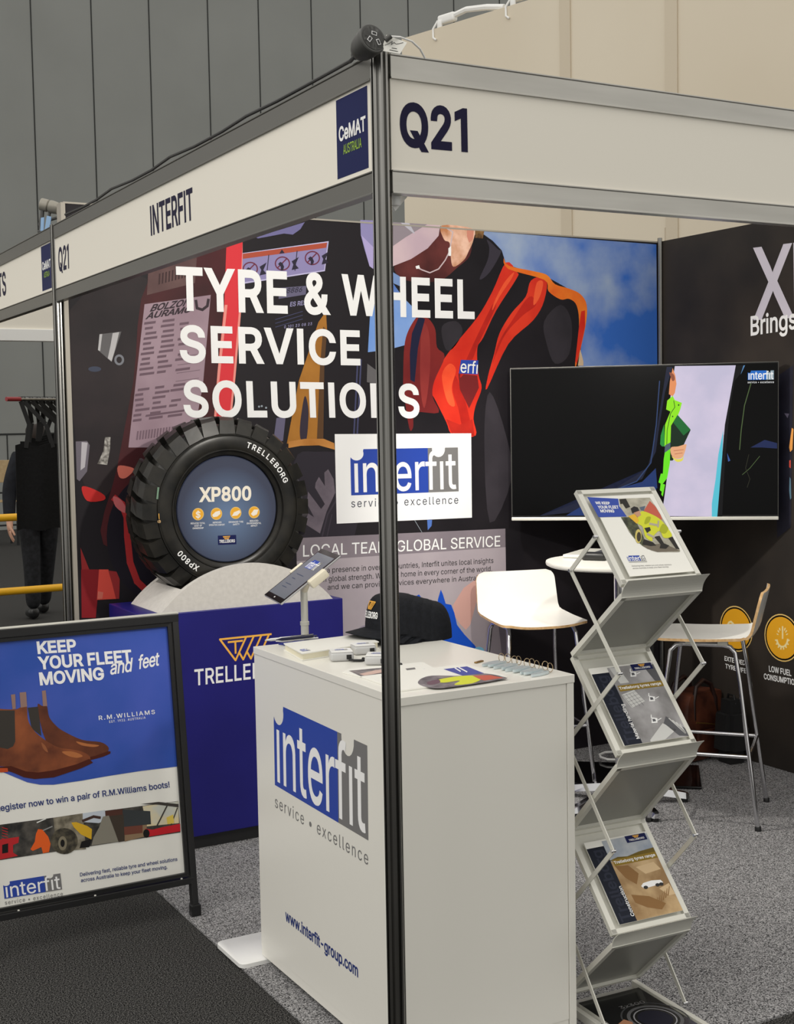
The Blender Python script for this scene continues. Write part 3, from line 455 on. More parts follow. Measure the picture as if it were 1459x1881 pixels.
post(0, 0, 2.5, 'tall grooved aluminium post at the near corner, in front of the white counter', PG)
post(0.0, 2.7336, 2.5, 'far grooved aluminium post at the left edge of the big graphic wall', PG)

# ---------------------------------------------------------------- fascia boards
ZT, Z1, Z2, Z3 = 2.4957, 2.4418, 2.2418, 2.1906
def fascia(label, a, b, n, rail_m):
    a = Vector((*a, 0)); b = Vector((*b, 0)); n = Vector((*n, 0)); t = thing('fascia_sign', label, 'sign', (a+b)/2+Vector((0, 0, Z3)), 0, 'fascia boards over the booths')
    up = lambda z: Vector((0, 0, z))
    def rail(z0, z1, nm):
        m = MB(); c = .0025; th = .03
        pr = [(0, z0), (0, z0+c), (-.002, z0+2*c), (-.002, z1-2*c), (0, z1-c), (0, z1), (-th, z1), (-th, z0)]
        m.prism([a+n*p[0]+up(p[1]) for p in pr], b-a, rail_m); m.build(nm, t)
    rail(Z1, ZT, 'top_rail'); rail(Z3, Z2, 'bottom_rail')
    p = MB().prism([a-n*.006+up(Z2-.01), a-n*.006+up(Z1+.01), a-n*.012+up(Z1+.01), a-n*.012+up(Z2-.01)], b-a, A['cream']).build('panel', t)
    return t, p
tR, pR = fascia('long white fascia board with large Q21 only, facing the viewer', (.0205, -.015), (3.1, -.015), (0, -1), A['rail_bright'])
PR = Pl((0, -.009, 0), (0, -1, 0))
m = MB(); text(m, PR, 'Q21', (738.4, 265), (857, 275.6), (736.6, 190.5), A['navy'], 1, .028); m.build('lettering', pR)
tL, pL = fascia('white fascia board lettered INTERFIT running back from the corner post', (-.015, .0205), (-.015, 2.713), (-1, 0), A['alu_dark'])
PL_ = Pl((-.009, 0, 0), (-1, 0, 0))
m = MB(); text(m, PL_, 'INTERFIT', (277.6, 431.5), (354.7, 401.3), (275.6, 380.5), A['navy'], 1, .018); m.build('lettering', pL); m = MB()
text(m, PL_, 'Q21', (108, 498), (126.5, 491.5), (107, 457), A['navy'], 1, .02); m.build('lettering', pL)
def cemat(pl, par, tl, tr, br, bl, dy=0):
    m = MB(); sh = Vector((0, dy, 0)); q = [pl.at(u, v, off(0)) for u, v in (tl, tr, br, bl)]
    y0, y1 = q[1].y, q[0].y; z0, z1 = (q[2].z+q[3].z)/2, (q[0].z+q[1].z)/2; x = q[0].x
    m.poly([(x, y0+dy, z0), (x, y1+dy, z0), (x, y1+dy, z1), (x, y0+dy, z1)], A['badge']); bd = m.build('badge', par)
    m = MB()
    for s, zb, h, mm, wt, f0, f1 in (('CeMAT', .47, .17, A['ink_white'], .025, .09, .93), ('AUSTRALIA', .285, .115, A['green'], .012, .22, .8)):
        lo, hi = extent(s); w = (y1-y0); ex = Vector((0, -1, 0))*(w*(f1-f0)/(hi-lo)); ey = Vector((0, 0, (z1-z0)*h/.509))
        put(m, s, Vector((x-.0006, y1+dy-w*f0, z0+(z1-z0)*zb))-ex*lo, ex, ey, mm, wt)
    m.build('lettering', bd); return x, y0, y1
_, yb0, yb1 = cemat(PL_, pL, (617.2, 184.8), (674.5, 157.2), (679, 307.5), (621, 329.4))
tN, pN = fascia('neighbouring fascia board beyond the far post, cut by the left edge', (-.015, 2.754), (-.015, 5.7), (-1, 0), A['alu_dark'])
cemat(PL_, pN, (617.2, 184.8), (674.5, 157.2), (679, 307.5), (621, 329.4), 2.7336)
m = MB(); text(m, PL_, 'CTS', (-10.5, 547.5), (11.2, 540), (-12, 508.5), A['navy'], 1, .018); m.build('lettering', pN)

# far booth beam under the neighbour fascia
t = thing('overhead_beam', 'cream overhead beam with bright white lower rail beyond the left booth', 'sign', (.6, 6, 2.25))
MB().box((-1.5, 6.0, 2.325), (2.6, 6.03, 2.75), A['cream']).build('panel', t)
MB().box((-1.5, 5.985, 2.25), (2.6, 6.04, 2.328), A['white_pl'], .004).build('rail', t)
for x in (-1.5, 2.6): MB().box((x-.02, 6.0, 0), (x+.02, 6.04, 2.75), A['alu']).build('leg', t)

# inside corner brace visible under the near fascia
t = thing('corner_brace', 'thin white diagonal brace inside the corner under the fascia', 'brace', (.06, .03, 2.1))
MB().bar(atd(722, 384, 2.99), atd(744, 358, 3.02), .008, .012, A['white_pl']).build('strut', t)
tag(MB().lathe([(.0, 0), (.011, 0), (.013, .01), (.013, .03), (.01, .034), (0, .034)], A['white_pl'], atd(727, 361, 2.98)-Vector((0, 0, .02)), n=16).build('bracket_cap'), 'small white plastic cap at the inner corner below the fascia', 'cap')

# ---------------------------------------------------------------- power bits on top of the scheme
A['cable_grey'] = mat('grey_rubber', (72, 72, 70), .5)
A['sock'] = mat('grey_socket_plastic', (98, 98, 96), .4)
t = thing('power_connector', 'round grey three-pin cable socket perched on top of the near post', 'power socket', atd(680, 92, 2.83))
c = atd(686, 70, 2.83); ax = (atd(650, 104, 2.9)-c).normalized()
MB().lathe([(.0, 0), (.031, 0), (.033, .002), (.033, .012), (.031, .014), (.031, .03), (.027, .05), (.02, .064), (.012, .07), (.009, .082), (0, .082)], A['cable_grey'], c, ax, 32).build('body', t)
f = MB(); fc = c-ax*.001; f.lathe([(0, 0), (.027, 0)], A['sock'], fc, ax, 32).build('face', t)
f = MB(); xx = RIGHT-ax*RIGHT.dot(ax); xx.normalize(); yy = ax.cross(xx)
if yy.z < 0: yy = -yy
for ang, dx, dy in ((0, .001, .011), (60, -.010, -.006), (-60, .012, -.006)):
    o = fc-ax*.001+xx*dx+yy*dy; e = xx*math.cos(math.radians(ang))+yy*math.sin(math.radians(ang)); g = yy*math.cos(math.radians(ang))-xx*math.sin(math.radians(ang))
    for w, h, mm, k in ((.0065, .0042, A['ink_white'], 0), (.005, .0028, A['black_pl'], .0006)):
        f.poly([o-ax*k+e*w+g*h, o-ax*k-e*w+g*h, o-ax*k-e*w-g*h, o-ax*k+e*w-g*h], mm)
f.build('pin_slots', t)
MB().tube([atd(708, 74, 2.83), atd(718, 66, 2.83)], .006, A['cable_grey']).build('cable_gland', t)
pts = [atd(655, 100, 2.87), atd(643, 113, 2.9)]+[Vector((-.012+.006*math.sin(i*1.9), .12+i*.2, 2.507+.003*math.sin(i*2.3))) for i in range(13)]
tag(MB().tube(pts, .0045, A['black_pl'], 8).build('black_cable'), 'black cable lying along the top of the INTERFIT fascia', 'cable')
t = thing('cable_tag', 'small white printed test tag hanging beside the round socket', 'tag', atd(722, 85, 2.84))
q = [atd(710, 64, 2.84), atd(748, 78, 2.84), atd(735, 99, 2.84), atd(700, 93, 2.84)]
nn = (q[1]-q[0]).cross(q[3]-q[0]).normalized(); nn = nn if nn.dot(FWD) < 0 else -nn
MB().prism([p-nn*.0008 for p in q], nn*.0008, A['paper']).build('card', t)
PT = Pl(q[0], nn); m = MB()
stroke(m, PT, [(707, 83), (715, 80), (721, 76), (719, 82), (724, 78), (728, 81), (734, 80), (741, 78)], .9, A['ink_black'], 1)
for a_, b_ in (((720, 88), (729, 89.5)), ((716, 91.5), (731, 94.5))): stroke(m, PT, [a_, b_], 1.1, A['ink_black'], 1)
m.build('writing', t)
MB().tube([atd(716, 67, 2.83), atd(735, 68, 2.84), atd(757, 76, 2.86), atd(772, 90, 2.88), atd(781, 107, 2.9)], .0022, A['white_pl'], 8).build('cord', t)
# far post connectors
t = thing('power_connector', 'pair of grey plugs joined on top of the far post', 'power socket', Vector((-.01, 2.72, 2.5)))
c0 = atd(75, 375, 5.5); c1 = atd(107, 383, 5.5); ax = (c1-c0).normalized()
MB().lathe([(0, 0), (.025, 0), (.026, .004), (.026, .03), (.02, .034), (.026, .038), (.027, .05), (.024, .074), (0, .074)], mat('beige_grey_plastic', (138, 134, 124), .5), c0, ax, 24).build('body', t)
MB().tube([atd(78, 384, 5.5), atd(77, 398, 5.5), atd(74, 412, 5.5), atd(77, 424, 5.5), atd(70, 427, 5.5)], .009, A['cable_grey'], 8).build('cable_gland', t)
MB().tube([atd(92, 386, 5.5), atd(90, 398, 5.5), atd(92, 404, 5.5), atd(112, 398, 5.46), atd(130, 391, 5.42)], .006, A['cable_grey'], 8).build('cord', t)
A['tape'] = mat('pale_blue_tape', (140, 176, 214), .5)
tag(MB().prism([atd(75, 400, 5.47), atd(81, 399, 5.47), atd(80, 424, 5.47), atd(74, 424, 5.47)], FWD*.008, A['tape']).build('cable_tag'), 'pale blue tag on the left cable at the far post', 'tag', 'pale blue cable tags')
tag(MB().prism([atd(86, 396, 5.46), atd(94, 398, 5.46), atd(91, 423, 5.46), atd(82, 422, 5.46)], FWD*.008, A['tape']).build('cable_tag'), 'pale blue tag wrapped round the top of the far post', 'tag', 'pale blue cable tags')
# white power adapters on the high cream wall
def adapter(u, v, label, s=1):
    E0, dr, nr, zt = RW; p = Pl(E0-nr*.04, nr).at(u, v); tpar = (p-E0).dot(dr); base = E0+dr*tpar-nr*.04+Vector((0, 0, zt))
    t = thing('power_adapter', label, 'power adapter', base, 0, 'white adapters on the cream wall')
    M4 = Matrix(((-dr.x, nr.x, 0, base.x), (-dr.y, nr.y, 0, base.y), (0, 0, 1, base.z), (0, 0, 0, 1))) @ Matrix.Diagonal((-.55, .55, .55, 1))
    MB().box((-.14, -.05, .05), (.16, .05, .17), A['white_pl'], .03, 3, M4, True).build('housing', t)
    MB().box((-.13, .03, 0), (-.05, .06, .1), A['white_pl'], .01, 2, M4, True).build('clamp', t)
    MB().tube([M4 @ Vector(q) for q in ((-.12, .05, .1), (-.18, .08, .0), (-.17, .09, -.12), (-.12, .09, -.16))], .008, A['white_pl'], 8).build('clip', t)
    MB().tube([M4 @ Vector(q) for q in ((.1, 0, .12), (.35, 0, .15), (.7, 0, .1), (1.0, 0, .03))], .022, A['white_pl'], 8).build('cord', t)
adapter(822, 92, 'white power adapter clipped low on the cream wall top, nearest the socket')
adapter(957, 20, 'white power adapter higher along the cream wall top at the picture edge')
# ---------------------------------------------------------------- big graphic wall
t = thing('graphic_wall', 'tall printed wall lettered TYRE & WHEEL SERVICE SOLUTIONS behind the tyre', 'display wall', (1.6, D+.03, 0))
x0 = .03
MB().box((x0, D+.0005, .0061), (XW, D+.05, WT-.002), mat('print_base', (37, 34, 38), .5, 0, .15)).build('panel', t)
m = MB()
fr_ = mat('graphic_wall_frame', (164, 158, 147), .5, .2); m.box((x0-.012, D-.006, .006), (x0+.006, D+.055, WT), fr_); m.box((x0, D-.002, WT-.003), (XW, D+.052, WT+.004), fr_)
m.build('frame', t)
MB().tube([Vector((XW-.012, D-.012, z)) for z in (.006, .8, 1.6, 2.3, WT+.02)], .012, A['alu'], 8).build('corner_strip', t)
PW = Pl((0, D, 0), (0, -1, 0))
def pc(n, rgb, r=.5): return mat('print_'+n, rgb, r, 0, .15)
def pn(n, a, b, sc=6, **k): return noisy('print_'+n, a, b, sc, .5, spec=.15, **k)
m = MB(); F = lambda p, mm, l=1, sm=0: flat(m, PW, p, mm, l, sm)
# machine: maroon body, labels, red bar
F([(275, 510), (420, 452), (412, 700), (372, 860), (330, 1000), (190, 1000), (215, 860), (245, 700)], pn('maroon', (58, 32, 35), (82, 38, 42), 3), 1, 1)
F([(128, 570), (270, 512), (240, 760), (205, 900), (160, 900), (138, 800)], pn('blur_dark', (42, 37, 40), (54, 46, 48), 4), 0, 1)
F([(272.5, 492), (362, 470), (358, 520), (270, 542)], pn('label_brown', (92, 68, 68), (110, 84, 82), 8), 2)
for i in range(9): F([(292+i*6, 503-i*1.6), (295+i*6, 502-i*1.6), (294+i*6, 522-i*1.6), (291+i*6, 523-i*1.6)], pc('label_line', (66, 46, 48)), 3)
F([(265.6, 558.8), (387.3, 541.7), (373, 706), (352, 822), (236, 822)], pn('label_lilac', (150, 126, 138), (172, 148, 160), 3), 2)
text(m, PW, 'BOLZON', (276, 572), (346, 560.5), (280, 560), pc('label_ink', (58, 46, 54)), 3, .03, 0, None, .2)
text(m, PW, 'AURAMO', (268, 586), (349, 573), (271, 575), pc('label_ink', (58, 46, 54)), 3, .03, 0, None, .2)
stroke(m, PW, [(360, 552), (362, 566), (372, 569), (381, 562), (383, 550)], 5, pc('label_ink', (58, 46, 54)), 3)
R.seed(3)
for i in range(20):
    v = 592+i*9.4; xl = 264-(v-592)*.13
    if 10 < i < 13: continue
    for k in range(3 if i % 3 else 2):
        a_ = xl+k*33+R.uniform(0, 6); w_ = R.uniform(14, 27)
        if a_+w_ > 380-(v-560)*.19: continue
        F([(a_, v-k*4.2), (a_+w_, v-w_*.13-k*4.2), (a_+w_-.8, v+4.6-w_*.13-k*4.2), (a_-.8, v+4.6-k*4.2)], pc('label_text', (112, 90, 102)), 3)
for i in range(4):
    v = 655+i*15; F([(328-i*1.8, v), (372-i*2, v-6), (371-i*2, v-4.8), (328-i*1.8, v+1.2)], pc('label_text2', (122, 100, 112)), 3)
F([(268, 762), (340, 752), (338, 756), (267, 766)], pc('label_text', (112, 90, 102)), 3)
for i in range(16): F([(252+i*5.3, 792-i*.7), (255+i*5.3, 791.6-i*.7), (253+i*5.3, 808-i*.7), (250+i*5.3, 808.4-i*.7)], pc('label_text2', (122, 100, 112)), 3)
F([(416, 450), (446, 440), (441, 560), (430, 700), (421, 790), (393, 790), (400, 680), (412, 560)], pc('red', (222, 58, 66)), 3)
F([(413, 560), (418, 560), (404, 690), (397, 770), (393, 770), (400, 680)], pc('red_light', (240, 150, 140)), 4)
F([(440, 560), (443, 500), (446, 445), (444, 560), (433, 690), (425, 770), (421, 775), (429, 690)], pc('red_light', (240, 150, 140)), 4)
# pictogram label
F([(445, 465), (604, 443), (597, 498), (540, 507), (443, 522)], pc('label_rim', (196, 190, 226)), 2)
F([(446, 467), (602, 445.5), (595.5, 496), (540, 504.5), (444.5, 519)], pc('label_violet', (146, 138, 184)), 3)
F([(446, 466), (601, 445.5), (599.5, 455), (446, 475.5)], pc('label_orange', (176, 82, 62)), 4)
for cx, cy in ((460, 494), (519, 484), (574, 474)):
    stroke(m, PW, ell(cx, cy, 13, 12, 20), 2.2, pc('ring_maroon', (112, 50, 70)), 5, True); stroke(m, PW, [(cx-9, cy+8), (cx+8, cy-9)], 2.2, pc('ring_maroon', (112, 50, 70)), 5)
    F([(cx-8, cy+1), (cx-4, cy-3), (cx, cy-1), (cx+3, cy+6), (cx+1, cy+13), (cx-3, cy+13), (cx-3, cy+6)], pc('pict_black', (48, 44, 60)), 5)
    F([(cx+17, cy-4), (cx+30, cy-12), (cx+24, cy+2), (cx+30, cy+9), (cx+17, cy+12), (cx+20, cy+2)], pc('pict_black', (48, 44, 60)), 5)
for u, v in ((494, 468), (546, 461)): stroke(m, PW, [(u, v), (u-4, v+36)], 1.4, pc('pict_black', (48, 44, 60)), 5)
F([(518, 458), (523, 465), (513, 466)], pc('pict_black', (48, 44, 60)), 5)
F([(470, 436), (560, 408), (552, 421), (538, 431), (522, 429), (474, 438)], pc('violet_glint', (116, 112, 158)), 2)
F([(512, 529), (563, 525), (562, 541), (512, 549)], pc('tag_grey', (104, 100, 126)), 2)
text(m, PW, '8886', (526, 538.5), (554, 536), (527, 529.5), pc('pict_black', (48, 44, 60)), 3, .01, 0, None, .2)
text(m, PW, 'ES RESP', (533, 563), (568, 559), (534, 555), pc('violet_text', (150, 146, 184)), 3, .02)
text(m, PW, '0 101 23 08 23', (522, 603), (573, 597), (522.5, 598), pc('violet_text', (150, 146, 184)), 3, .015, .1)
for a_ in (572, 579, 586): stroke(m, PW, [(506, a_+15), (556, a_)], 1.2, pc('blue_scratch', (72, 74, 106)), 2)
# fork arm
F([(599, 572), (585, 592), (566, 650), (549, 700), (527, 815), (594, 815), (596, 673), (601, 607)], pn('fork', (150, 98, 40), (176, 120, 52), 5), 2)
F([(560, 728), (556, 745), (551, 785), (553, 808), (563, 808), (567, 760), (564, 735)], pc('fork_slot', (58, 50, 62)), 3, 1)
F([(594, 600), (601, 607), (596, 673), (594, 815), (582, 815), (588, 673)], pc('fork_side', (92, 66, 44)), 3)
F([(530, 811), (561, 806), (595, 806), (614, 814), (615, 826), (586, 818), (552, 819), (530, 823)], pn('fork2', (176, 116, 54), (206, 144, 78), 7), 4)
F([(508, 768), (525, 765), (520, 810), (502, 812)], pc('tag_grey', (104, 100, 126)), 2)
for u, v in ((476, 747), (481, 746), (489, 749)): F(ell(u, v, 2, 2, 8), pc('glint', (150, 160, 170)), 2)
for u in (657, 663): F([(u-1, 660), (u+2, 660), (u-6, 815), (u-9, 815)], pc('blue_scratch', (72, 74, 106)), 1)
# printed tyre right of the real one
F([(540, 850), (580, 830), (640, 850), (650, 990), (540, 1000)], pc('tyre_dark', (50, 46, 54)), 2, 1)
F([(580, 887), (586, 876), (597, 893), (596, 868), (603, 862), (613, 880), (616, 905), (600, 940), (588, 980), (560, 962), (566, 943), (577, 950), (564, 925), (566, 903), (590, 935), (597, 926), (579, 896)], pn('tyre_tread', (92, 84, 94), (118, 108, 118), 9), 3)
stroke(m, PW, [(617, 920), (602, 945), (592, 985)], 3, pc('tyre_line', (66, 60, 70)), 4); stroke(m, PW, [(610, 945), (601, 985)], 2, pc('tyre_line', (66, 60, 70)), 4)
# blurred bright bits at the left
F([(183, 614), (223, 609), (205, 665), (180, 643)], pc('metal_mid', (104, 102, 104)), 2)
F([(207, 612), (219, 610), (212, 640), (205, 664), (198, 658), (203, 635)], pc('metal_hi', (196, 194, 196)), 3)
F([(183, 614), (188, 613.5), (184, 645), (180, 643)], pc('metal_hi', (196, 194, 196)), 3)
stroke(m, PW, ell(219, 661, 7, 8, 18), 4, pc('metal_blue', (128, 130, 138)), 3, True)
F(ell(174, 678, 12, 5, 16), pc('smear', (66, 72, 90)), 2)
F([(139, 811), (160, 810), (165, 818), (160, 866), (146, 884), (141, 880)], pc('cyl', (110, 104, 114)), 2); F([(150, 812), (161, 813), (156, 858), (148, 864)], pc('cyl_hi', (186, 182, 188)), 3)
F([(193, 803), (203, 803), (202, 826), (197, 854), (179, 852), (190, 828)], pn('foil', (96, 92, 88), (190, 186, 180), 60), 3)
F([(150, 895), (166, 896), (191, 909), (190, 919), (160, 920)], pc('red_spot', (198, 48, 46)), 2, 1)
F([(217, 856), (240, 858), (246, 864), (231, 878), (219, 876)], pc('coral', (224, 120, 104)), 3, 1)
F(ell(300, 985, 104, 122, 40), pc('disc_dark', (34, 31, 40)), 2)
stroke(m, PW, [(210, 915), (224, 926), (233, 950), (234, 985), (239, 1033), (252, 1068), (275, 1090)], 12, pc('rim_red', (178, 52, 54)), 3)
F([(208, 912), (222, 918), (232, 934), (228, 942), (212, 930)], pc('coral2', (206, 108, 112)), 4, 1)
F([(149, 1046), (184, 1046), (176, 1135), (150, 1135)], pc('deep_red', (142, 36, 42)), 2)
F([(182, 1046), (199, 1046), (207, 1070), (215, 1100), (178, 1102)], pc('bright_red', (226, 84, 72)), 3)
F([(199, 1048), (214, 1050), (220, 1064), (219, 1100), (213, 1100), (206, 1072)], pc('deep_red2', (158, 50, 52)), 3)
F([(148, 1006), (164, 1046), (150, 1046)], pc('deep_red2', (158, 50, 52)), 2)
F([(180, 1086), (190, 1088), (188, 1100), (179, 1100)], pc('coral', (224, 120, 104)), 4)
# sky behind the worker
sky = pn('sky', (58, 108, 196), (176, 190, 206), 2.2, lo=.42, hi=.72, detail=6)
F([(800, 418), (1206, 449), (1208, 700), (1040, 700), (905, 560), (722, 560), (722, 420)], sky, 1)
F([(722, 548), (770, 560), (772, 600), (746, 640), (722, 640)], pn('sky2', (104, 150, 224), (140, 172, 226), 4), 2)
F([(681, 560), (692, 560), (692, 645), (676, 647)], pn('sky2', (104, 150, 224), (140, 172, 226), 4), 2)
# dark jacket
jk = pn('jacket', (28, 26, 30), (36, 33, 37), 3)
F([(888, 430), (905, 442), (922, 460), (930, 486), (1004, 508), (1040, 528), (1066, 545), (1076, 572), (1064, 668), (1066, 1140), (722, 1140), (722, 640), (744, 634), (752, 606), (770, 576), (740, 545), (722, 520), (722, 470), (800, 440)], jk, 2)
F([(895, 440), (915, 458), (921, 463), (900, 500), (881, 513), (896, 478), (899, 455)], pc('collar', (58, 54, 64)), 3, 1)
# vest
red = pn('vest_red', (206, 44, 32), (228, 62, 40), 4)
F([(930, 482), (950, 500), (949, 512), (912, 570), (888, 620), (877, 640), (879, 687), (885, 713), (874, 745), (870, 770), (874, 800), (840, 801), (827, 794), (820, 775), (800, 735), (794, 722), (798, 698), (809, 671), (830, 640), (877, 583), (905, 535)], red, 3, 1)
F([(976, 515), (1004, 509), (1000, 552), (980, 588), (934, 632), (895, 714), (897, 690), (908, 650), (918, 612), (940, 575), (966, 545)], red, 3, 1)
F([(926, 474), (935, 488), (980, 498), (1005, 505), (1020, 522), (1045, 530), (1066, 540), (1078, 560), (1076, 598), (1060, 668), (1057, 664), (1064, 600), (1060, 562), (1046, 549), (1030, 550), (1008, 535), (1000, 514), (934, 494)], pn('vest_orange', (226, 96, 34), (240, 132, 44), 6), 4, 1)
F([(1064, 600), (1068, 572), (1075, 570), (1075, 600), (1060, 668), (1057, 664)], red, 5)
F([(1066, 640), (1072, 664), (1072, 672), (1062, 672)], pc('sand', (206, 180, 150)), 3)
dk = pn('vest_shade', (112, 36, 38), (134, 44, 42), 4)
F([(768, 580), (751, 606), (743, 636), (741, 690), (742, 720), (752, 786), (759, 785), (764, 758), (806, 758), (795, 729), (798, 700), (817, 655), (803, 638), (800, 606), (790, 588), (780, 582)], dk, 3, 1)
F([(770, 581), (781, 586), (772, 620), (768, 640), (762, 702), (754, 698), (753, 650), (757, 612)], pc('vest_navy', (34, 36, 62)), 4)
F([(842, 686), (877, 690), (880, 712), (862, 750), (845, 715)], dk, 4)
F([(820, 770), (845, 780), (868, 770), (872, 801), (830, 796)], pn('vest_low', (150, 34, 28), (190, 44, 34), 6), 4)
F([(847, 661), (879, 662), (878, 688), (843, 686)], A['logo_blue'], 5)
text(m, PW, 'erfı', (846, 684), (877, 686.5), (847.4, 662), A['paper'], 6, .005)
fold = pn('vest_fold', (168, 34, 28), (196, 42, 32), 8); glow = pn('vest_glow', (232, 74, 44), (244, 96, 56), 8); jl = pn('jacket_sheen', (48, 45, 50), (58, 54, 60), 5)
F([(905, 560), (910, 566), (880, 630), (868, 660), (850, 690), (846, 688), (866, 640)], fold, 5, 1)
F([(836, 690), (846, 712), (858, 748), (866, 792), (852, 792), (842, 750), (832, 718)], fold, 4, 1)
F([(812, 690), (826, 668), (838, 680), (830, 712), (836, 745), (822, 738)], glow, 4, 1)
F([(972, 545), (985, 560), (960, 580), (930, 612), (912, 650), (905, 668), (916, 630), (940, 590)], fold, 4, 1)
F([(986, 520), (998, 518), (992, 545), (980, 560)], glow, 4, 1)
F([(944, 500), (940, 512), (918, 545), (905, 570), (908, 555), (926, 520)], glow, 5, 1)
F([(812, 600), (838, 590), (850, 610), (832, 640), (818, 640)], jl, 3, 1)
F([(1000, 590), (1030, 560), (1050, 590), (1046, 650), (1020, 668), (1004, 630)], jl, 3, 1)
F([(775, 600), (788, 610), (790, 680), (780, 750), (772, 700)], pn('vest_shade2', (136, 48, 48), (152, 58, 54), 6), 4, 1)
F([(900, 720), (930, 800), (940, 880), (900, 960), (890, 800)], jl, 3, 1)
# helmet, face, hair
F([(808, 416), (868, 421), (868, 440), (863, 470), (842, 490), (806, 516), (746, 515), (724, 490), (760, 470), (790, 450)], pn('face', (58, 30, 32), (104, 52, 50), 5), 3, 1)
F([(722, 408), (809, 414), (806, 433), (786, 456), (755, 476), (722, 489)], pn('helmet', (196, 172, 184), (222, 198, 200), 3), 4, 0)
F([(722, 408), (785, 412), (745, 436), (722, 452)], pc('helmet_under', (148, 138, 146)), 5, 0)
F([(736, 409), (752, 410), (763, 430), (759, 428)], pc('helmet_strap', (190, 188, 200)), 6)
F([(812, 414), (868, 420), (870, 440), (861, 462), (852, 478), (833, 490), (828, 470), (826, 446), (816, 440)], pn('beard', (196, 132, 92), (244, 200, 176), 14), 4, 1)
F([(858, 420), (871, 422), (869, 440), (862, 446), (858, 434)], pc('ear', (214, 142, 122)), 5)
F([(873, 422), (890, 424), (887, 438), (873, 437)], pn('hair', (74, 52, 36), (150, 112, 70), 30), 5)
stroke(m, PW, [(764, 490), (776, 496), (790, 501), (806, 494), (818, 478), (826, 462), (828, 450), (832, 426), (822, 420)], 2.2, pc('glasses', (206, 186, 190)), 5)
F([(764, 489), (770, 487), (772, 493), (765, 494)], A['ink_white'], 6); F([(824, 456), (829, 452), (829, 470), (824, 470)], A['ink_white'], 6)
F([(722, 500), (735, 508), (745, 512), (745, 530), (722, 520)], pc('glint_blue', (122, 150, 200)), 4)
F([(662, 404), (686, 405), (686, 494), (679, 489), (669, 455), (663, 432)], pc('visor', (146, 140, 186)), 3); F([(664, 432), (686, 454), (686, 494), (679, 489)], pc('visor_low', (178, 166, 214)), 4)
F([(675, 668), (694, 682), (694, 705), (674, 702)], pc('metal_mid', (150, 148, 166)), 3)
# TV-side grey shades of the jacket and small marks below the logo
F([(761, 955), (762, 955), (776, 978), (775, 978)], pc('glint', (150, 160, 170)), 3); F([(785, 955), (794, 955), (793, 966), (786, 974)], pc('blue_mark', (82, 116, 190)), 3)
m.build('printed_picture', t)
# lower info panel
m = MB()
F([(544, 988.5), (928.5, 971), (933, 1262), (552, 1262)], pn('info_grey', (168, 158, 166), (180, 170, 176), 3), 3)
F([(544, 988.5), (928.5, 971), (929, 1005), (545.3, 1031)], pn('banner_grey', (124, 116, 124), (140, 130, 138), 3), 4)
F([(810, 1083), (814, 1092), (819, 1109), (829, 1111), (835, 1126), (840, 1148), (853, 1165), (872, 1185), (882, 1200), (890, 1230), (800, 1230), (800, 1131), (805, 1100)], pc('statue_blue', (28, 82, 196)), 5)
F([(876, 1063), (877, 1100), (864, 1148), (856, 1157), (845, 1146), (836, 1132), (832, 1112), (852, 1080)], pc('peach', (214, 168, 158)), 4, 0)
F([(640, 1210), (650, 1170), (665, 1150), (690, 1155), (700, 1225)], pc('pale_arc', (150, 142, 158)), 4, 1)
F([(762, 1096), (770, 1092), (773, 1096), (774, 1104), (764, 1106)], pc('statue_blue', (28, 82, 196)), 5)
F(ell(880, 1196, 10, 8, 16), pc('pale_blue', (126, 190, 222)), 6)
F([(915, 1140), (929, 1150), (931, 1210), (922, 1200)], pc('curve_grey', (122, 114, 124)), 5)
lo = m.build('info_panel', t)
m = MB()
text(m, PW, 'LOCAL TEAM, GLOBAL SERVICE', (557, 1022.5), (919, 1003.5), (557, 1001.5), A['ink_white'], 6, .004)
text(m, PW, 'With a presence in over 30 countries, Interfit unites local insights', (572, 1054), (906.5, 1034), (572, 1044), A['ink_black'], 6, .002)
text(m, PW, "with global strength. We're at home in every corner of the world,", (578, 1070), (904, 1049), (578, 1060), A['ink_black'], 6, .002)
text(m, PW, 'and we can provide services everywhere in Australia.', (602, 1083.5), (889, 1065), (602, 1074), A['ink_black'], 6, .002)
m.build('lettering', lo)
# headline
m = MB()
for s, lb, rb, ct in (('TYRE & WHEEL', (328, 567), (870, 583), (326, 493)), ('SERVICE', (334, 663), (660, 668.5), (332, 600)), ('SOLUTIONS', (341, 763.5), (769, 765), (338, 701))):
    text(m, PW, s, lb, rb, ct, A['ink_white'], 9, .025, .04)
m.build('lettering', t)
# logo panel
m = MB(); F([(615, 797.4), (865.8, 796), (867.2, 950.9), (618.8, 962)], A['ink_white'], 6)
lp = m.build('logo_panel', t)
m = MB(); logo_px(m, PW, (643, 825.5), (645, 910), (842.5, 902.5), l=8)
text(m, PW, 'service • excellence', (645.5, 932), (842, 925), (645.5, 917.5), A['ink_dark'], 8, 0, .1)
m.build('logo', lp)

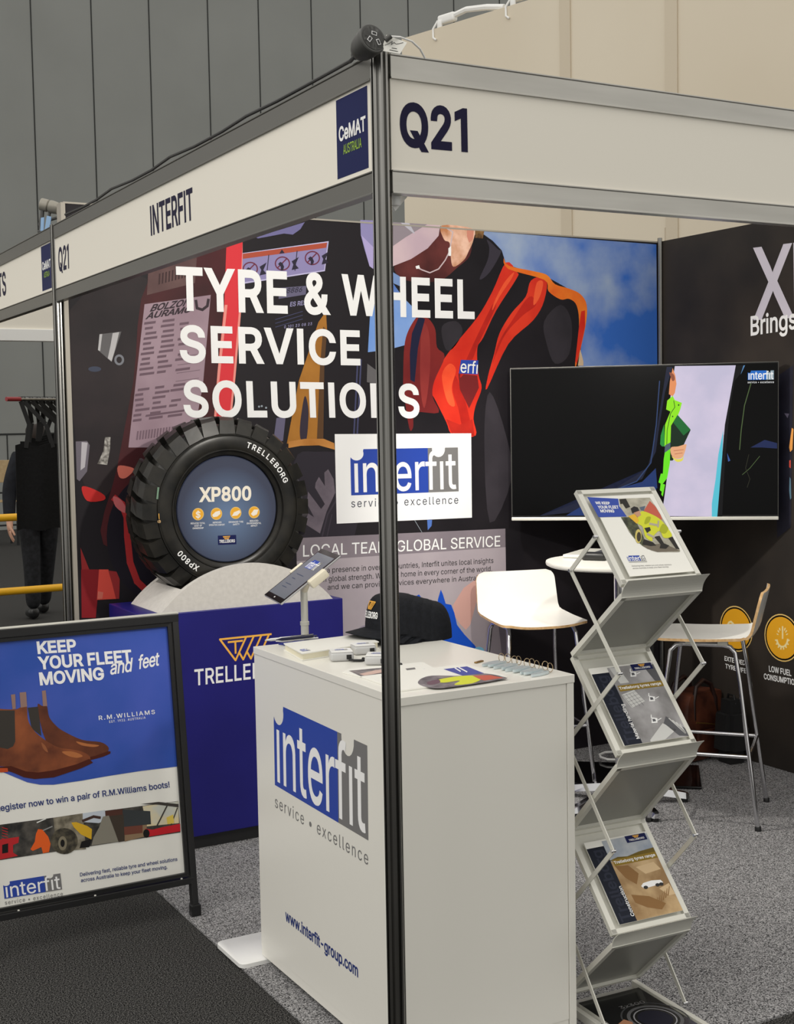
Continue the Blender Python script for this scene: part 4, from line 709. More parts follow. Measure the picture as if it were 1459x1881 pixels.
# ---------------------------------------------------------------- side display wall with XP lettering
t = thing('display_wall', 'dark brown-black display wall at the right with large XP lettering', 'display wall', (XW+.03, 1.4, 0))
dkw = noisy('display_wall_print', (43, 40, 38), (59, 53, 48), 2.5, .5, spec=.15)
MB().box((XW+.0005, -.3, .0061), (XW+.05, D-.001, WT+.004), dkw).build('panel', t)
PX = Pl((XW, 0, 0), (-1, 0, 0)); m = MB(); F = lambda p, mm, l=1, sm=0: flat(m, PX, p, mm, l, sm)
lx = mat('lavender_white_ink', (212, 206, 218), .5)
text(m, PX, 'XP800', (1387.5, 585), (1455.5, 581), (1385.5, 458), lx, 1, .012, -.04, 'X')
text(m, PX, 'Brings', (1380, 616), (1463, 603), (1379.8, 582), A['ink_white'], 3, .016, 0, 'Brings')
for (a, b, c, s, fit) in (((1331.5, 1213.2), (1369, 1222), (1331.5, 1205.2), 'EXTENDED', None), ((1333, 1227.2), (1371, 1236.8), (1333, 1219.2), 'TYRE LIFE', None),
                          ((1413.5, 1233.2), (1454, 1241.8), (1413, 1223), 'LOW FUEL', None), ((1404, 1247), (1466, 1259.5), (1403.6, 1237), 'CONSUMPTION', None)):
    text(m, PX, s, a, b, c, A['ink_white'], 2, .02)
m.build('lettering', t)
m = MB()
for u, v in ((1352.6, 1155), (1437, 1171.6)):
    disc(m, PX, u, v, .113, pc('icon_ring', (232, 196, 120)), 1); disc(m, PX, u, v, .107, pc('icon_black', (20, 18, 16)), 2); disc(m, PX, u, v, .099, A['gold'], 3)
ip = pc('icon_cream', (250, 232, 170))
stroke(m, PX, [(1337.5, 1147), (1340, 1143), (1343, 1142), (1347, 1146), (1352, 1155), (1357, 1160), (1361, 1157), (1364, 1150), (1368, 1156), (1366, 1165), (1361, 1168), (1356, 1164), (1351, 1153)], 3.4, ip, 4)
stroke(m, PX, [(1343, 1158), (1348, 1160), (1352, 1155)], 3.4, ip, 4)
stroke(m, PX, [(1438, 1151), (1438, 1173)], 2.6, ip, 4)
for k in range(8):
    a = math.radians(-160+k*140/7); 
    if k in (3, 4): continue
    stroke(m, PX, [(1437.5+8*math.cos(a), 1171+15*math.sin(a)), (1437.5+10.5*math.cos(a), 1171+20*math.sin(a))], 1.8, ip, 4)
stroke(m, PX, [(1437.5+10*math.cos(math.radians(q)), 1173+15*math.sin(math.radians(q))) for q in range(5, 176, 15)], 3.2, ip, 4)
for q in range(10, 175, 23): stroke(m, PX, [(1437.5+11*math.cos(math.radians(q)), 1173+16*math.sin(math.radians(q))), (1437.5+13*math.cos(math.radians(q)), 1173+20*math.sin(math.radians(q)))], 2.4, ip, 4)
m.build('icons', t)
m = MB(); F([(1424, 694), (1457.5, 671), (1453.5, 968), (1428, 988)], pn('side_picture', (34, 33, 42), (46, 46, 60), 5), 1)
F([(1455, 786), (1458, 788), (1456, 826), (1452, 830), (1450, 822), (1453, 800)], pc('p_orange', (232, 160, 84)), 2); F([(1450, 846), (1453, 845), (1453, 860), (1450, 858)], pc('p_red', (206, 80, 66)), 2)
F([(1451, 876), (1453, 880), (1454, 915), (1452, 918), (1450, 900)], pc('p_cyan', (96, 130, 150)), 2); F([(1441, 759), (1450, 760), (1447, 768)], pc('p_lilac', (116, 110, 132)), 2)
m.build('printed_picture', t)

# ---------------------------------------------------------------- television on a floor stand
TX, TY, TH, TW, TZ0, TZ1 = 2.597, 2.223, -.709, 1.235, 1.213, 1.929
t = thing('television', 'large flat screen television across the back corner showing a roadside film', 'television', (TX, TY, .006), TH)
M4 = T((TX, TY, 0), TH)
MB().box((-TW/2, .003, TZ0), (TW/2, .035, TZ1), A['black_pl'], .003, 2, M4).box((-.35, .03, TZ0+.1), (.35, .07, TZ1-.12), A['black_pl'], .02, 2, M4).build('housing', t)
m = MB(); m.box((-TW/2-.002, -.004, TZ0-.012), (TW/2+.002, .036, TZ0+.004), A['silver'], .003, 2, M4); m.box((-TW/2-.001, .001, TZ1-.001), (TW/2+.001, .036, TZ1+.002), A['alu_dark'], 0, 1, M4)
for s in (-1, 1): m.box((s*TW/2-.001, .001, TZ0), (s*TW/2+.001, .036, TZ1), A['alu_dark'], 0, 1, M4)
m.build('frame', t)
n_tv = Vector((math.sin(TH), -math.cos(TH), 0)); PTV = Pl(Vector((TX, TY, 0))+n_tv*.0005, n_tv)
m = MB(); F = lambda p, mm, l=1, sm=0: flat(m, PTV, p, mm, l, sm)
def em(n, rgb, e=.9): return mat('screen_'+n, rgb, .3, 0, .1, e)
m.box((-TW/2+.004, -.0005, TZ0+.012), (TW/2-.004, .003, TZ1-.005), mat('screen_black', (5, 5, 6), .2, 0, .15), 0, 1, M4)
F([(990, 948), (1110, 906), (1180, 880), (1205, 830), (1212, 780), (1222, 720), (1236, 674), (1225, 674), (1205, 800), (1190, 860), (1130, 890), (1060, 940)], em('navy', (16, 24, 52)), 1)
F([(1040, 947), (1110, 905), (1180, 885), (1205, 860), (1212, 947)], em('blue', (24, 52, 110)), 2)
F([(1240, 672.5), (1352, 671), (1340, 745), (1330, 800), (1326, 850), (1322, 900), (1318, 949), (1216, 948), (1228, 860), (1240, 790), (1232, 730)], noisy('screen_road', (196, 190, 214), (216, 204, 226), 5, .3, emit=.95), 2)
F([(1329, 790), (1327, 845), (1320, 949), (1308, 949), (1308, 925), (1315, 880), (1320, 835)], em('cyan', (90, 200, 220)), 3)
F([(1352, 671), (1370, 671), (1364, 682), (1350, 700), (1340, 760), (1332, 850), (1327, 949), (1318, 949), (1326, 850), (1332, 780)], em('edge', (8, 9, 14)), 3)
F([(1366, 671.5), (1369, 671), (1363, 684), (1361, 688)], em('door_blue', (90, 140, 190)), 4); F([(1336, 832), (1342, 846), (1338, 848)], em('door_blue2', (60, 90, 160)), 4)
F([(1379, 822), (1405, 808), (1428, 814), (1428, 824), (1400, 822)], em('seat_blue', (30, 42, 84)), 3)
stroke(m, PTV, [(1380, 704), (1368, 745), (1362, 790), (1359, 826)], 1.6, em('reed', (80, 100, 60)), 4)
stroke(m, PTV, [(1396, 838), (1378, 860), (1364, 872)], 1, em('reed', (80, 100, 60)), 4); stroke(m, PTV, [(1376, 835), (1370, 860), (1378, 880), (1373, 895)], 1, em('reed2', (46, 46, 34)), 4)
# film: worker at the left of the road
F([(1236, 676), (1241, 690), (1243, 705), (1240, 722), (1236, 728), (1229, 724), (1231, 700)], em('skin', (238, 150, 96)), 4)
hv = em('hiviz', (150, 240, 30)); hv2 = em('hiviz2', (110, 236, 30)); hl = em('hiviz_line', (50, 90, 20))
F([(1236, 727), (1240, 735), (1253, 740), (1250, 752), (1243, 770), (1236, 780), (1233, 812), (1221, 820), (1222, 780), (1232, 756), (1224, 752), (1226, 736)], hv, 5)
F([(1222, 828), (1232, 824), (1231, 850), (1226, 878), (1217, 890), (1210, 886), (1217, 860)], hv2, 5)
F([(1214, 800), (1220, 780), (1222, 820), (1218, 822), (1213, 816)], em('hiviz3', (40, 150, 60)), 4)
F([(1222, 818), (1233, 812), (1232, 824), (1221, 832)], em('band', (80, 96, 110)), 6); F([(1214, 888), (1222, 890), (1218, 912), (1212, 905)], hv2, 5)
F([(1211, 820), (1221, 820), (1218, 870), (1208, 870)], em('black', (4, 5, 8)), 5); F([(1206, 896), (1216, 903), (1214, 915), (1205, 912)], em('black', (4, 5, 8)), 5)
F([(1245, 762), (1269, 790), (1255, 820), (1236, 846), (1231, 846), (1233, 782)], em('folder', (10, 40, 22)), 6); F([(1245, 762), (1269, 789), (1256, 800), (1237, 776)], em('folder_hi', (26, 110, 50)), 7)
F([(1233, 822), (1246, 820), (1260, 816), (1261, 820), (1257, 834), (1252, 841), (1240, 842), (1233, 834)], em('hand', (240, 176, 130)), 7, 1)
F([(1234, 838), (1242, 843), (1253, 842), (1256, 836), (1254, 846), (1243, 848)], em('cuff', (236, 226, 90)), 6, 1)
stroke(m, PTV, [(1238, 736), (1240, 748), (1232, 760), (1226, 790), (1225, 818)], 1.2, hl, 6); F(ell(1247, 744, 1.5, 1.8, 8), hl, 6); F(ell(1236, 765, 1.3, 1.6, 8), hl, 6)
F([(1230, 684), (1238, 688), (1240, 697), (1236, 700), (1233, 694)], em('skin_dark', (150, 84, 60)), 5, 1)
stroke(m, PTV, [(1212, 700), (1206, 780), (1196, 850), (1170, 884), (1130, 900)], 2, em('pillar_edge', (44, 66, 110)), 3)
stroke(m, PTV, [(1238, 828), (1256, 826)], 1, em('hand_line', (190, 110, 80)), 8); stroke(m, PTV, [(1240, 834), (1254, 832)], 1, em('hand_line', (190, 110, 80)), 8)
logo_px(m, PTV, (1374, 681), (1374, 698), (1422, 697.3), l=4, blue=em('logo_blue', (40, 110, 200)), grey=em('logo_grey', (140, 160, 170)), letter=em('logo_white', (245, 245, 245)), wt=.012)
text(m, PTV, 'service • excellence', (1374, 704), (1422, 703.5), (1374, 700.3), em('logo_white', (245, 245, 245)), 4, .01, .1)
m.build('screen', t)
MB().box((-.05, .07, .02), (.05, .12, TZ0+.3), A['black_pl'], .005, 2, M4).build('stand_column', t)
q = [atz(1300, 1407, .03), atz(1266, 1441, .03), atz(1062, 1434, .03), atz(1070, 1396, .03)]
c = sum(q, Vector())/4
tb = T((c.x-.02, c.y+.02, 0), math.atan2((q[1]-q[2]).y, (q[1]-q[2]).x))
MB().box((-.31, -.175, .007), (.31, .21, .02), A['glass_black'], .005, 2, tb).build('stand_base', t)
# ---------------------------------------------------------------- plinth, cradle, tyre
A['plinth'] = noisy('royal_blue_plinth', (30, 28, 108), (34, 32, 118), 3, .38)
PY, PZ = 2.243, .957
t = thing('plinth', 'tall dark blue plinth with a half hidden tyre maker logo', 'plinth', (.58, 2.46, .006))
MB().box((.153, PY, .06), (1.014, 2.68, PZ), A['plinth'], .003).build('body', t)
MB().box((.17, PY+.02, .006), (1.0, 2.67, .06), A['black']).build('toe_kick', t)
PP = Pl((0, PY, 0), (0, -1, 0)); m = MB()
text(m, PP, 'TRELLEBORG', (358, 1259), (460.4, 1247), (357.5, 1230.5), A['ink_white'], 1, .012, .01, 'TRELLE')
a = PP.at(406, 1216); X = Vector((PP.at(498, 1166).x-PP.at(404, 1174.5).x, 0, 0)); Yv = Vector((0, 0, PP.at(404, 1174.5).z-PP.at(432, 1213).z))
o = PP.at(404, 1174.5)-Yv; triangle_mark(m, o, X, Yv, PP.n, A['trell'], 1, .035)
m.build('logo', t)
TC = Vector((.549, 2.43, 1.346))
A['cradle'] = noisy('cradle_white_paint', (206, 202, 196), (214, 210, 204), 60, .6, .08)
t = thing('tyre_cradle', 'curved off-white wooden cradle holding the big tyre on the plinth', 'stand', (.6, 2.42, PZ))
m = MB(); cx, hw, hh = .6, .372, .172
Rr = (hw*hw+hh*hh)/(2*hh); a0 = math.asin(hw/Rr)
arc = [(cx+Rr*math.sin(a), PZ+hh-Rr+Rr*math.cos(a)) for a in [a0-2*a0*i/28 for i in range(29)]]
for y0, y1 in ((2.252, 2.282), (2.59, 2.62)): MB().prism([(p[0], y0, p[1]) for p in arc], (0, y1-y0, 0), A['cradle']).build('end_board', t)
rt = .374
for sgn in (1, -1):
    P = []
    for i in range(15):
        s = i/14; x = cx+sgn*hw*(1-.62*s); 
        zt = PZ+hh-Rr+math.sqrt(max(0, Rr*Rr-(x-cx)**2)); dx = x-TC.x
        if abs(dx) < rt: zt = min(zt, TC.z-math.sqrt(rt*rt-dx*dx)-.001)
        P.append((x, max(zt-.002, PZ+.001)))
    poly = [(x, 2.282, z) for x, z in P]+[(P[-1][0], 2.282, PZ), (P[0][0], 2.282, PZ)]
    MB().prism(poly, (0, .308, 0), A['cradle']).build('saddle', t)
t = thing('tyre', 'big black forklift tyre with white raised lettering standing in the cradle', 'tyre', (TC.x, TC.y, TC.z-.372))
h = .118; m = MB()
prof = [(.214, -h+.035), (.219, -h+.018), (.228, -h+.013), (.236, -h+.012), (.241, -h+.003), (.252, -h), (.288, -h), (.297, -h+.003), (.304, -h+.008), (.332, -h+.022), (.342, -h+.04), (.342, h-.04), (.332, h-.022), (.304, h-.008), (.25, h), (.222, h-.012), (.214, h-.035)]
m.lathe(prof, A['rubber'], TC, (0, 1, 0), 96, True, True)
for r_, w_ in ((.299, .0022), (.2385, .003)): m.lathe([(r_-w_, -h+.006), (r_-w_*.5, -h-.0016), (r_+w_*.5, -h-.0016), (r_+w_, -h+.006)], A['rubber'], TC, (0, 1, 0), 96, True, True)
m.build('carcass', t)
m = MB(); NL = 28
def lug(a, half, sgn):
    vs = []; hs = [(.304, -h+.004), (.358, -h+.018), (.371, -h+.05), (.374, -.006)]
    w0 = 2*math.pi/NL*.42
    for (r, y) in hs:
        tw = .10*(y+h)/h
        for s in (-1, 1):
            for inner in (0, 1):
                rr = r if not inner else min(r, .336)
                w = w0*(1.16 if r < .31 else .9 if r < .36 else .84); aa = a+s*w+tw*sgn
                vs.append(TC+Vector((rr*math.sin(aa), y*sgn if sgn == 1 else -y, rr*math.cos(aa))))
    fs = []
    for i in range(len(hs)-1):
        b0 = i*4; b1 = b0+4
        fs += [[b0, b0+2, b1+2, b1], [b0, b1, b1+1, b0+1], [b0+2, b0+3, b1+3, b1+2]]
    fs += [[0, 1, 3, 2], [12, 14, 15, 13]]
    m.add(vs, fs, A['rubber'])
for k in range(NL):
    lug(2*math.pi*k/NL, 0, 1); lug(2*math.pi*(k+.5)/NL, 0, -1)
m.build('tread', t)
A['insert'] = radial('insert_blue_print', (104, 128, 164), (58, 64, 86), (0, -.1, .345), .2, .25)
yf = TC.y-h+.022
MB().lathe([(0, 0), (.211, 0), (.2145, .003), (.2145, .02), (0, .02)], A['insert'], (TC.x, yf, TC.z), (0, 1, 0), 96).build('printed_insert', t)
m = MB(); PF = Pl((0, yf, 0), (0, -1, 0)); F = lambda p, mm, l=1, sm=0: flat(m, PF, p, mm, l, sm)
cr_ = mat('cream_ink', (244, 236, 220), .5)
text(m, PF, 'XP800', (368, 921), (460.5, 918), (367.8, 896.5), cr_, 1, .03)
for (u, v) in ((363.9, 944.5), (397.7, 943.8), (433.2, 942.2), (467, 941)): disc(m, PF, u, v, .0245, pc('icon_ring', (232, 196, 120)), 1); disc(m, PF, u, v, .0215, A['gold'], 2)
text(m, PF, '$', (360, 951), (368, 950.6), (360, 940), cr_, 3, .02)
F([(390, 946), (396, 940), (404, 938), (405, 944), (399, 949), (392, 950)], cr_, 3); F([(426, 948), (430, 941), (440, 937), (442, 941), (436, 947)], cr_, 3); F([(461, 944), (467, 936), (475, 936), (472, 945), (465, 948)], cr_, 3)
for s, u0, u1, v in (('REDUCED TOTAL', 350.5, 377, 963), ('COST OF', 357, 371, 967.5), ('OWNERSHIP', 354, 374, 972), ('IMPROVED', 391, 407, 961.5), ('OPERATOR COMFORT', 384, 413, 966), ('ENHANCED TYRE', 420.5, 447, 960.5), ('SAFETY', 428, 440, 965), ('REDUCED', 459, 474.5, 958.5), ('ENVIRONMENTAL', 453.5, 480, 963), ('IMPACT', 461, 473, 967.5)):
    text(m, PF, s, (u0, v), (u1, v-.7), (u0, v-3), A['ink_white'], 1, .01)
F([(400.3, 984), (433.8, 982.5), (434.4, 999.5), (400.8, 1001)], A['badge'], 1)
text(m, PF, 'TRELLEBORG', (403, 997.3), (431.6, 996), (403, 992), A['ink_white'], 2, .02)
a = PF.at(410, 991); triangle_mark(m, a, Vector((.03, 0, 0)), Vector((0, 0, .012)), PF.n, A['trell'], 2, .06)
m.build('insert_print', t)
yl = TC.y-h-.0012
def curved(s, am, step, r, hgt):
    m = MB()
    for i, ch in enumerate(s):
        a = math.radians(am-step*i); rad = Vector((math.cos(a), 0, math.sin(a))); tan = Vector((math.sin(a), 0, -math.cos(a)))
        put(m, ch, Vector((TC.x, yl, TC.z))+rad*r-tan*(GL[ch][0]/2*hgt/.509), tan*(hgt/.509), rad*(hgt/.509), A['ink_white'], .02)
    m.build('raised_lettering', t)
curved('TRELLEBORG', 70.5, 5.2, .259, .0215); curved('XP800', 236.5, 4.7, .259, .0215)
m = MB(); PS = Pl((0, TC.y-h, 0), (0, -1, 0))
stroke(m, PS, [(291, 896), (289, 916)], 3.5, mat('pale_green_chalk', (110, 140, 118), .7), 1); m.build('chalk_mark', t); m = MB(); stroke(m, PS, [(291.5, 944), (292, 953)], 2.2, A['trell'], 1); flat(m, PS, ell(292.5, 958, 3, 3.2, 12), mat('tan_chalk', (196, 160, 110), .7), 1)
m.build('paint_mark', t)

# ---------------------------------------------------------------- A-frame poster stand
t = thing('poster_stand', 'black A-frame stand with a blue boots poster, left foreground', 'sign', (-.25, 1.66, 0))
XL, XR, Yb, Yt, H = -.60, .093, 1.592, 1.722, 1.032
up = Vector((0, Yt-Yb, H)).normalized(); nA = Vector((0, -up.z, up.y)); base = Vector((0, Yb, 0))
def ap(x, s, o=0): return Vector((x, 0, 0))+base+up*s+nA*o
Ls = math.hypot(Yt-Yb, H); zb = .172
m = MB()
for x in (XL, XR): m.bar(ap(x, .006), ap(x, Ls), .03, .022, A['black'], (1, 0, 0), .002)
m.bar(ap(XL-.012, Ls-.012), ap(XR+.012, Ls-.012), .034, .03, A['black'], (0, 0, 1), .003); m.bar(ap(XL, .128), ap(XR, .128), .03, .022, A['black'], (0, 0, 1), .002)
m.build('front_frame', t)
m = MB(); m.bar(ap(XL-.012, Ls+.003), ap(XR+.012, Ls+.003), .03, .006, A['silver'], (0, 0, 1)); m.build('top_strip', t)
m = MB(); m.bar(ap(XL+.02, .15, .004), ap(XR-.02, .15, .004), .016, .012, A['black_pl']); m.bar(ap(XR-.022, .15, .004), ap(XR-.022, Ls-.03, .004), .014, .012, A['black_pl'], (1, 0, 0)); m.bar(ap(XL+.022, .15, .004), ap(XL+.022, Ls-.03, .004), .014, .012, A['black_pl'], (1, 0, 0)); m.bar(ap(XL+.02, Ls-.034, .004), ap(XR-.02, Ls-.034, .004), .014, .012, A['black_pl'])
m.build('snap_frame', t)
m = MB()
for x in (XL, XR):
    m.bar((x, 2.09, .006), (x, Yt+.02, H-.01), .03, .022, A['black'], (1, 0, 0))
m.bar((XL, 2.07, .08), (XR, 2.07, .08), .02, .02, A['black']); m.build('rear_frame', t)
for x in (XL, XR): MB().box((x-.017, Yb-.016, 0), (x+.017, Yb+.016, .045), A['black_pl'], .003).build('foot', t)
for x in (-.5, -.25, .05): MB().lathe([(0, 0), (.004, 0), (.003, .002), (0, .0025)], A['silver'], ap(x, .138, .011), nA, 12).build('screw', t)
m = MB(); m.prism([ap(XL+.018, .155, -.002), ap(XR-.018, .155, -.002), ap(XR-.018, Ls-.03, -.002), ap(XL+.018, Ls-.03, -.002)], nA*.003, A['paper']); po = m.build('poster', t)
PA = Pl(base+nA*.0015, nA); m = MB(); F = lambda p, mm, l=1, sm=0: flat(m, PA, p, mm, l, sm)
def clipx(pts): return pts
pbl = noisy('poster_blue', (44, 80, 170), (70, 92, 186), 3, .4)
xl = XL+.024; TLp = ap(xl, Ls-.036); TRp = ap(XR-.024, Ls-.036)
wave = [ap(XR-.024, (PA.at(320, 1409)-base).dot(up))+nA*.0016]+[PA.at(u, v, off(0)) for u, v in ((260, 1416), (197, 1425.7), (150, 1434), (98.7, 1441.4), (74, 1441.5), (50, 1437), (26, 1427), (0, 1416))]
m.poly([TLp+nA*.0016, TRp+nA*.0016]+wave+[ap(xl, (PA.at(0, 1405)-base).dot(up))+nA*.0016], pbl)
text(m, PA, 'KEEP', (70.7, 1200.3), (139.8, 1195.4), (68.2, 1179.5), A['ink_white'], 2, .03)
text(m, PA, 'YOUR FLEET', (73, 1229), (241.8, 1215.3), (70.6, 1207.5), A['ink_white'], 2, .03)
text(m, PA, 'MOVING', (75, 1258), (190.8, 1247.5), (72.6, 1236.5), A['ink_white'], 2, .03)
text(m, PA, 'and', (202.5, 1239), (241, 1233), (201, 1215), A['ink_white'], 2, .014, -.02, None, .22)
text(m, PA, 'feet', (254, 1229), (291.5, 1222), (252, 1205), A['ink_white'], 2, .014, -.02, None, .22)
text(m, PA, 'R.M.WILLIAMS', (182, 1322.7), (284.8, 1311.2), (181.2, 1315.2), A['ink_white'], 2, .012, .12)
text(m, PA, 'EST. 1932. AUSTRALIA', (201, 1328), (267.5, 1320), (200.5, 1323.8), A['ink_white'], 2, .006, .1)
leather = noisy('printed_tan_leather', (96, 48, 28), (150, 82, 46), 9, .5); lh = pc('leather_hi', (178, 110, 66)); ls_ = pc('sole', (78, 34, 24)); el = pc('elastic', (62, 58, 54)); tb_ = pc('pull_tab', (150, 120, 112))
F([(69, 1297), (78, 1297), (86, 1296.5), (90.5, 1317), (103, 1333), (118.4, 1344), (151, 1359), (184, 1363), (198, 1371), (199, 1379), (190, 1386), (164, 1392), (120, 1390), (84, 1360)], noisy('printed_dark_leather', (74, 36, 22), (118, 62, 36), 9, .5), 2, 1)
F([(150, 1394), (176, 1388), (198, 1380), (203, 1380), (203, 1384), (190, 1390), (160, 1398)], ls_, 3); F([(51, 1300), (70, 1298), (76, 1352), (58, 1338)], el, 3)
F([(77, 1269), (84, 1268), (87, 1297), (79, 1297)], tb_, 3)
F([(140, 1362), (160, 1366), (182, 1369), (172, 1372), (150, 1369)], lh, 3, 1)
F([(28, 1303), (38, 1299), (49, 1297), (51, 1320), (58, 1336), (70.7, 1350), (90, 1364), (108.5, 1373), (130, 1376.5), (148, 1380), (161, 1386), (166, 1393), (160, 1401), (130, 1410), (98.7, 1419), (70, 1423), (49, 1422), (30, 1414), (10, 1408), (-25, 1408), (-45, 1400), (-48, 1340), (-42, 1304), (-25, 1298), (0, 1302)], leather, 4, 1)
F([(-22, 1305), (27, 1305), (28, 1362), (24, 1371), (14, 1376), (0, 1373), (-14, 1360)], el, 5)
F([(-48, 1406), (0, 1409), (20, 1407), (34, 1412), (48, 1417), (70, 1419), (99, 1415), (140, 1404), (164, 1394), (171, 1401), (150, 1411), (99, 1428), (64, 1431), (44, 1428), (26, 1420), (14, 1416), (-48, 1418)], ls_, 5)
F([(-2, 1411), (14, 1411), (15, 1418), (-2, 1419)], pc('sole_orange', (190, 78, 40)), 6)
F([(114, 1381), (128, 1380), (142, 1383), (152, 1389), (140, 1392), (124, 1388)], lh, 5, 1); F([(76, 1364), (84, 1371), (88, 1382), (80, 1376)], pc('leather_hi2', (150, 92, 60)), 5, 1)
F([(36, 1272), (48, 1271), (50, 1298), (38, 1300)], tb_, 5); F([(20, 1276), (28, 1275), (29, 1302), (23, 1303)], tb_, 5)
text(m, PA, 'Register now to win a pair of R.M.Williams boots!', (-7.5, 1491), (311.8, 1446), (-8.8, 1480), pc('poster_navy', (46, 60, 120)), 2, .014)
# photo strip
F([(-90, 1531), (0, 1515), (327.4, 1471.5), (331.4, 1529), (0, 1580), (-90, 1594)], noisy('strip_dark', (34, 34, 34), (84, 80, 74), 30, .5), 1)
F([(-30, 1546), (0, 1542), (35, 1537), (34, 1548), (24, 1552), (24, 1566), (33, 1572), (0, 1579), (-30, 1582)], pc('strip_red', (186, 44, 48)), 2); F([(4, 1552), (15, 1549), (15, 1566), (4, 1568)], pc('strip_black', (30, 28, 28)), 3)
for k in range(5): stroke(m, PA, [(4, 1520+k*5), (14, 1523+k*5)], 1.3, pc('strip_red', (186, 44, 48)), 2)
stroke(m, PA, [(68, 1511), (84, 1504)], 2, pc('lamp_white', (226, 226, 222)), 3); stroke(m, PA, [(78, 1526), (96, 1518)], 2, pc('lamp_grey', (150, 150, 150)), 3)
F([(70, 1523), (78, 1524), (88.6, 1537), (93, 1550), (90, 1565), (79, 1567.5), (76, 1556), (60, 1563), (56, 1560), (64, 1546), (66, 1532)], pc('strip_orange', (228, 98, 40)), 3)
F([(98, 1502), (152, 1494), (158, 1560), (104, 1564)], noisy('strip_tan', (96, 90, 76), (150, 142, 124), 40, .5), 2)
F([(152, 1494), (193, 1488), (194, 1506), (182, 1512), (152, 1510)], pc('strip_sky', (196, 204, 214)), 3)
F(ell(118, 1545, 25, 24, 24), noisy('strip_tyre', (46, 42, 36), (92, 86, 70), 60, .5), 4); F(ell(115, 1549, 8, 13, 18), pc('strip_hub', (132, 124, 104)), 5); F(ell(115, 1549, 4, 7, 14), pc('strip_black', (30, 28, 28)), 6)
F([(131, 1511), (140, 1510), (160, 1517), (169, 1523), (168, 1542), (149, 1533), (136, 1520)], pc('strip_yellow', (214, 170, 46)), 6)
F([(150, 1546), (170, 1540), (164, 1556), (146, 1558)], pc('strip_black', (30, 28, 28)), 5); stroke(m, PA, [(152, 1508), (172, 1500), (184, 1502)], 5, pc('strip_brown', (70, 52, 46)), 4)
F([(189, 1500), (200, 1498), (218, 1546), (168, 1553), (172, 1538), (182, 1520)], pc('bucket', (136, 132, 120)), 5); F([(201, 1499), (227, 1496), (229, 1545), (218, 1547)], pc('bucket_dark', (66, 58, 50)), 6)
F([(262, 1481), (327.6, 1472), (329, 1512), (270, 1518)], noisy('strip_sunset', (198, 200, 190), (234, 208, 140), 12, .5), 3)
F([(225, 1487), (276, 1490), (277.5, 1514), (227, 1519)], pc('container', (58, 62, 64)), 6); F([(193, 1490), (226, 1486), (226, 1497), (194, 1500)], pc('container_brown', (82, 52, 44)), 5)
F([(229, 1520), (270, 1514), (268, 1536), (229, 1546)], pc('strip_ground', (142, 118, 92)), 4); F([(228, 1517), (262, 1514), (262, 1530), (228, 1534)], pc('container_red', (112, 66, 54)), 5)
F([(266, 1522), (280, 1524), (300, 1519), (331, 1513), (331.5, 1527), (296, 1533), (272, 1537), (272, 1528)], pc('strip_red2', (196, 38, 48)), 6); F(ell(269, 1531, 6, 8, 14), pc('strip_black', (30, 28, 28)), 7)
F([(258, 1477), (291, 1473), (328, 1477), (328, 1483), (290, 1478)], pc('boom', (66, 62, 58)), 6); stroke(m, PA, [(288, 1518), (308, 1478)], 2.5, pc('boom', (66, 62, 58)), 6); stroke(m, PA, [(314, 1516), (326, 1484)], 2, pc('boom', (66, 62, 58)), 6); F([(306, 1502), (318, 1496), (320, 1512), (308, 1514)], pc('cab_yellow', (222, 196, 90)), 7)
logo_px(m, PA, (5, 1621), (8.3, 1651), (114, 1633.5), l=2)
text(m, PA, 'service • excellence', (9.3, 1662), (115.4, 1645.5), (9, 1654.5), A['ink_grey'], 2, .004, .1)
pnv = pc('poster_navy', (46, 60, 120))
text(m, PA, 'Delivering fast, reliable tyre and wheel solutions', (147.3, 1610), (325.8, 1581), (147, 1603.5), pnv, 2, .012)
text(m, PA, 'across Australia to keep your fleet moving.', (149, 1620.5), (307.6, 1595.4), (148.6, 1614), pnv, 2, .012)
m.build('poster_print', po)

# ---------------------------------------------------------------- white counter
CX0, CX1, CY0, CY1, CZ = .1326, .6718, .2005, 1.1179, .999
t = thing('counter', 'white laminate counter with a blue and grey logo on its left face', 'counter', ((CX0+CX1)/2, (CY0+CY1)/2, .006))
MB().box((CX0, CY0, CZ-.022), (CX1, CY1, CZ), A['white'], .0012).build('worktop', t)
m = MB(); m.box((CX0+.002, CY0+.004, .055), (CX0+.02, CY1-.002, CZ-.0225), A['white']); m.box((CX0+.02, CY0+.004, .055), (CX1-.026, CY0+.022, CZ-.0225), A['white']); m.box((CX0+.02, CY1-.02, .055), (CX1-.026, CY1-.002, CZ-.0225), A['white'])
m.box((CX1-.024, CY0+.0015, .03), (CX1-.002, CY1-.001, CZ-.0225), A['white'], .001); m.build('side_panels', t)
MB().box((CX0+.003, CY0+.006, .026), (CX1-.026, CY1-.003, .054), A['white']).build('base_panel', t)
for x in (CX0+.05, CX1-.05):
    for y in (CY0+.06, CY1-.35): MB().lathe([(0, 0), (.02, 0), (.02, .02), (0, .02)], A['black_pl'], (x, y, .0062), n=16).build('glide', t)
PC = Pl((CX0+.002, 0, 0), (-1, 0, 0)); m = MB()
logo_px(m, PC, (502.6, 1290), (505.3, 1441.8), (677, 1543.9), l=0)
text(m, PC, 'service • excellence', (505.5, 1482.4), (676.5, 1589.5), (505.2, 1461), A['ink_grey'], 0, .002, .1)
text(m, PC, 'www.interfit-group.com', (525, 1690.5), (657.7, 1795), (524.5, 1671), pnv, 0, .022)
m.build('logo_print', t)

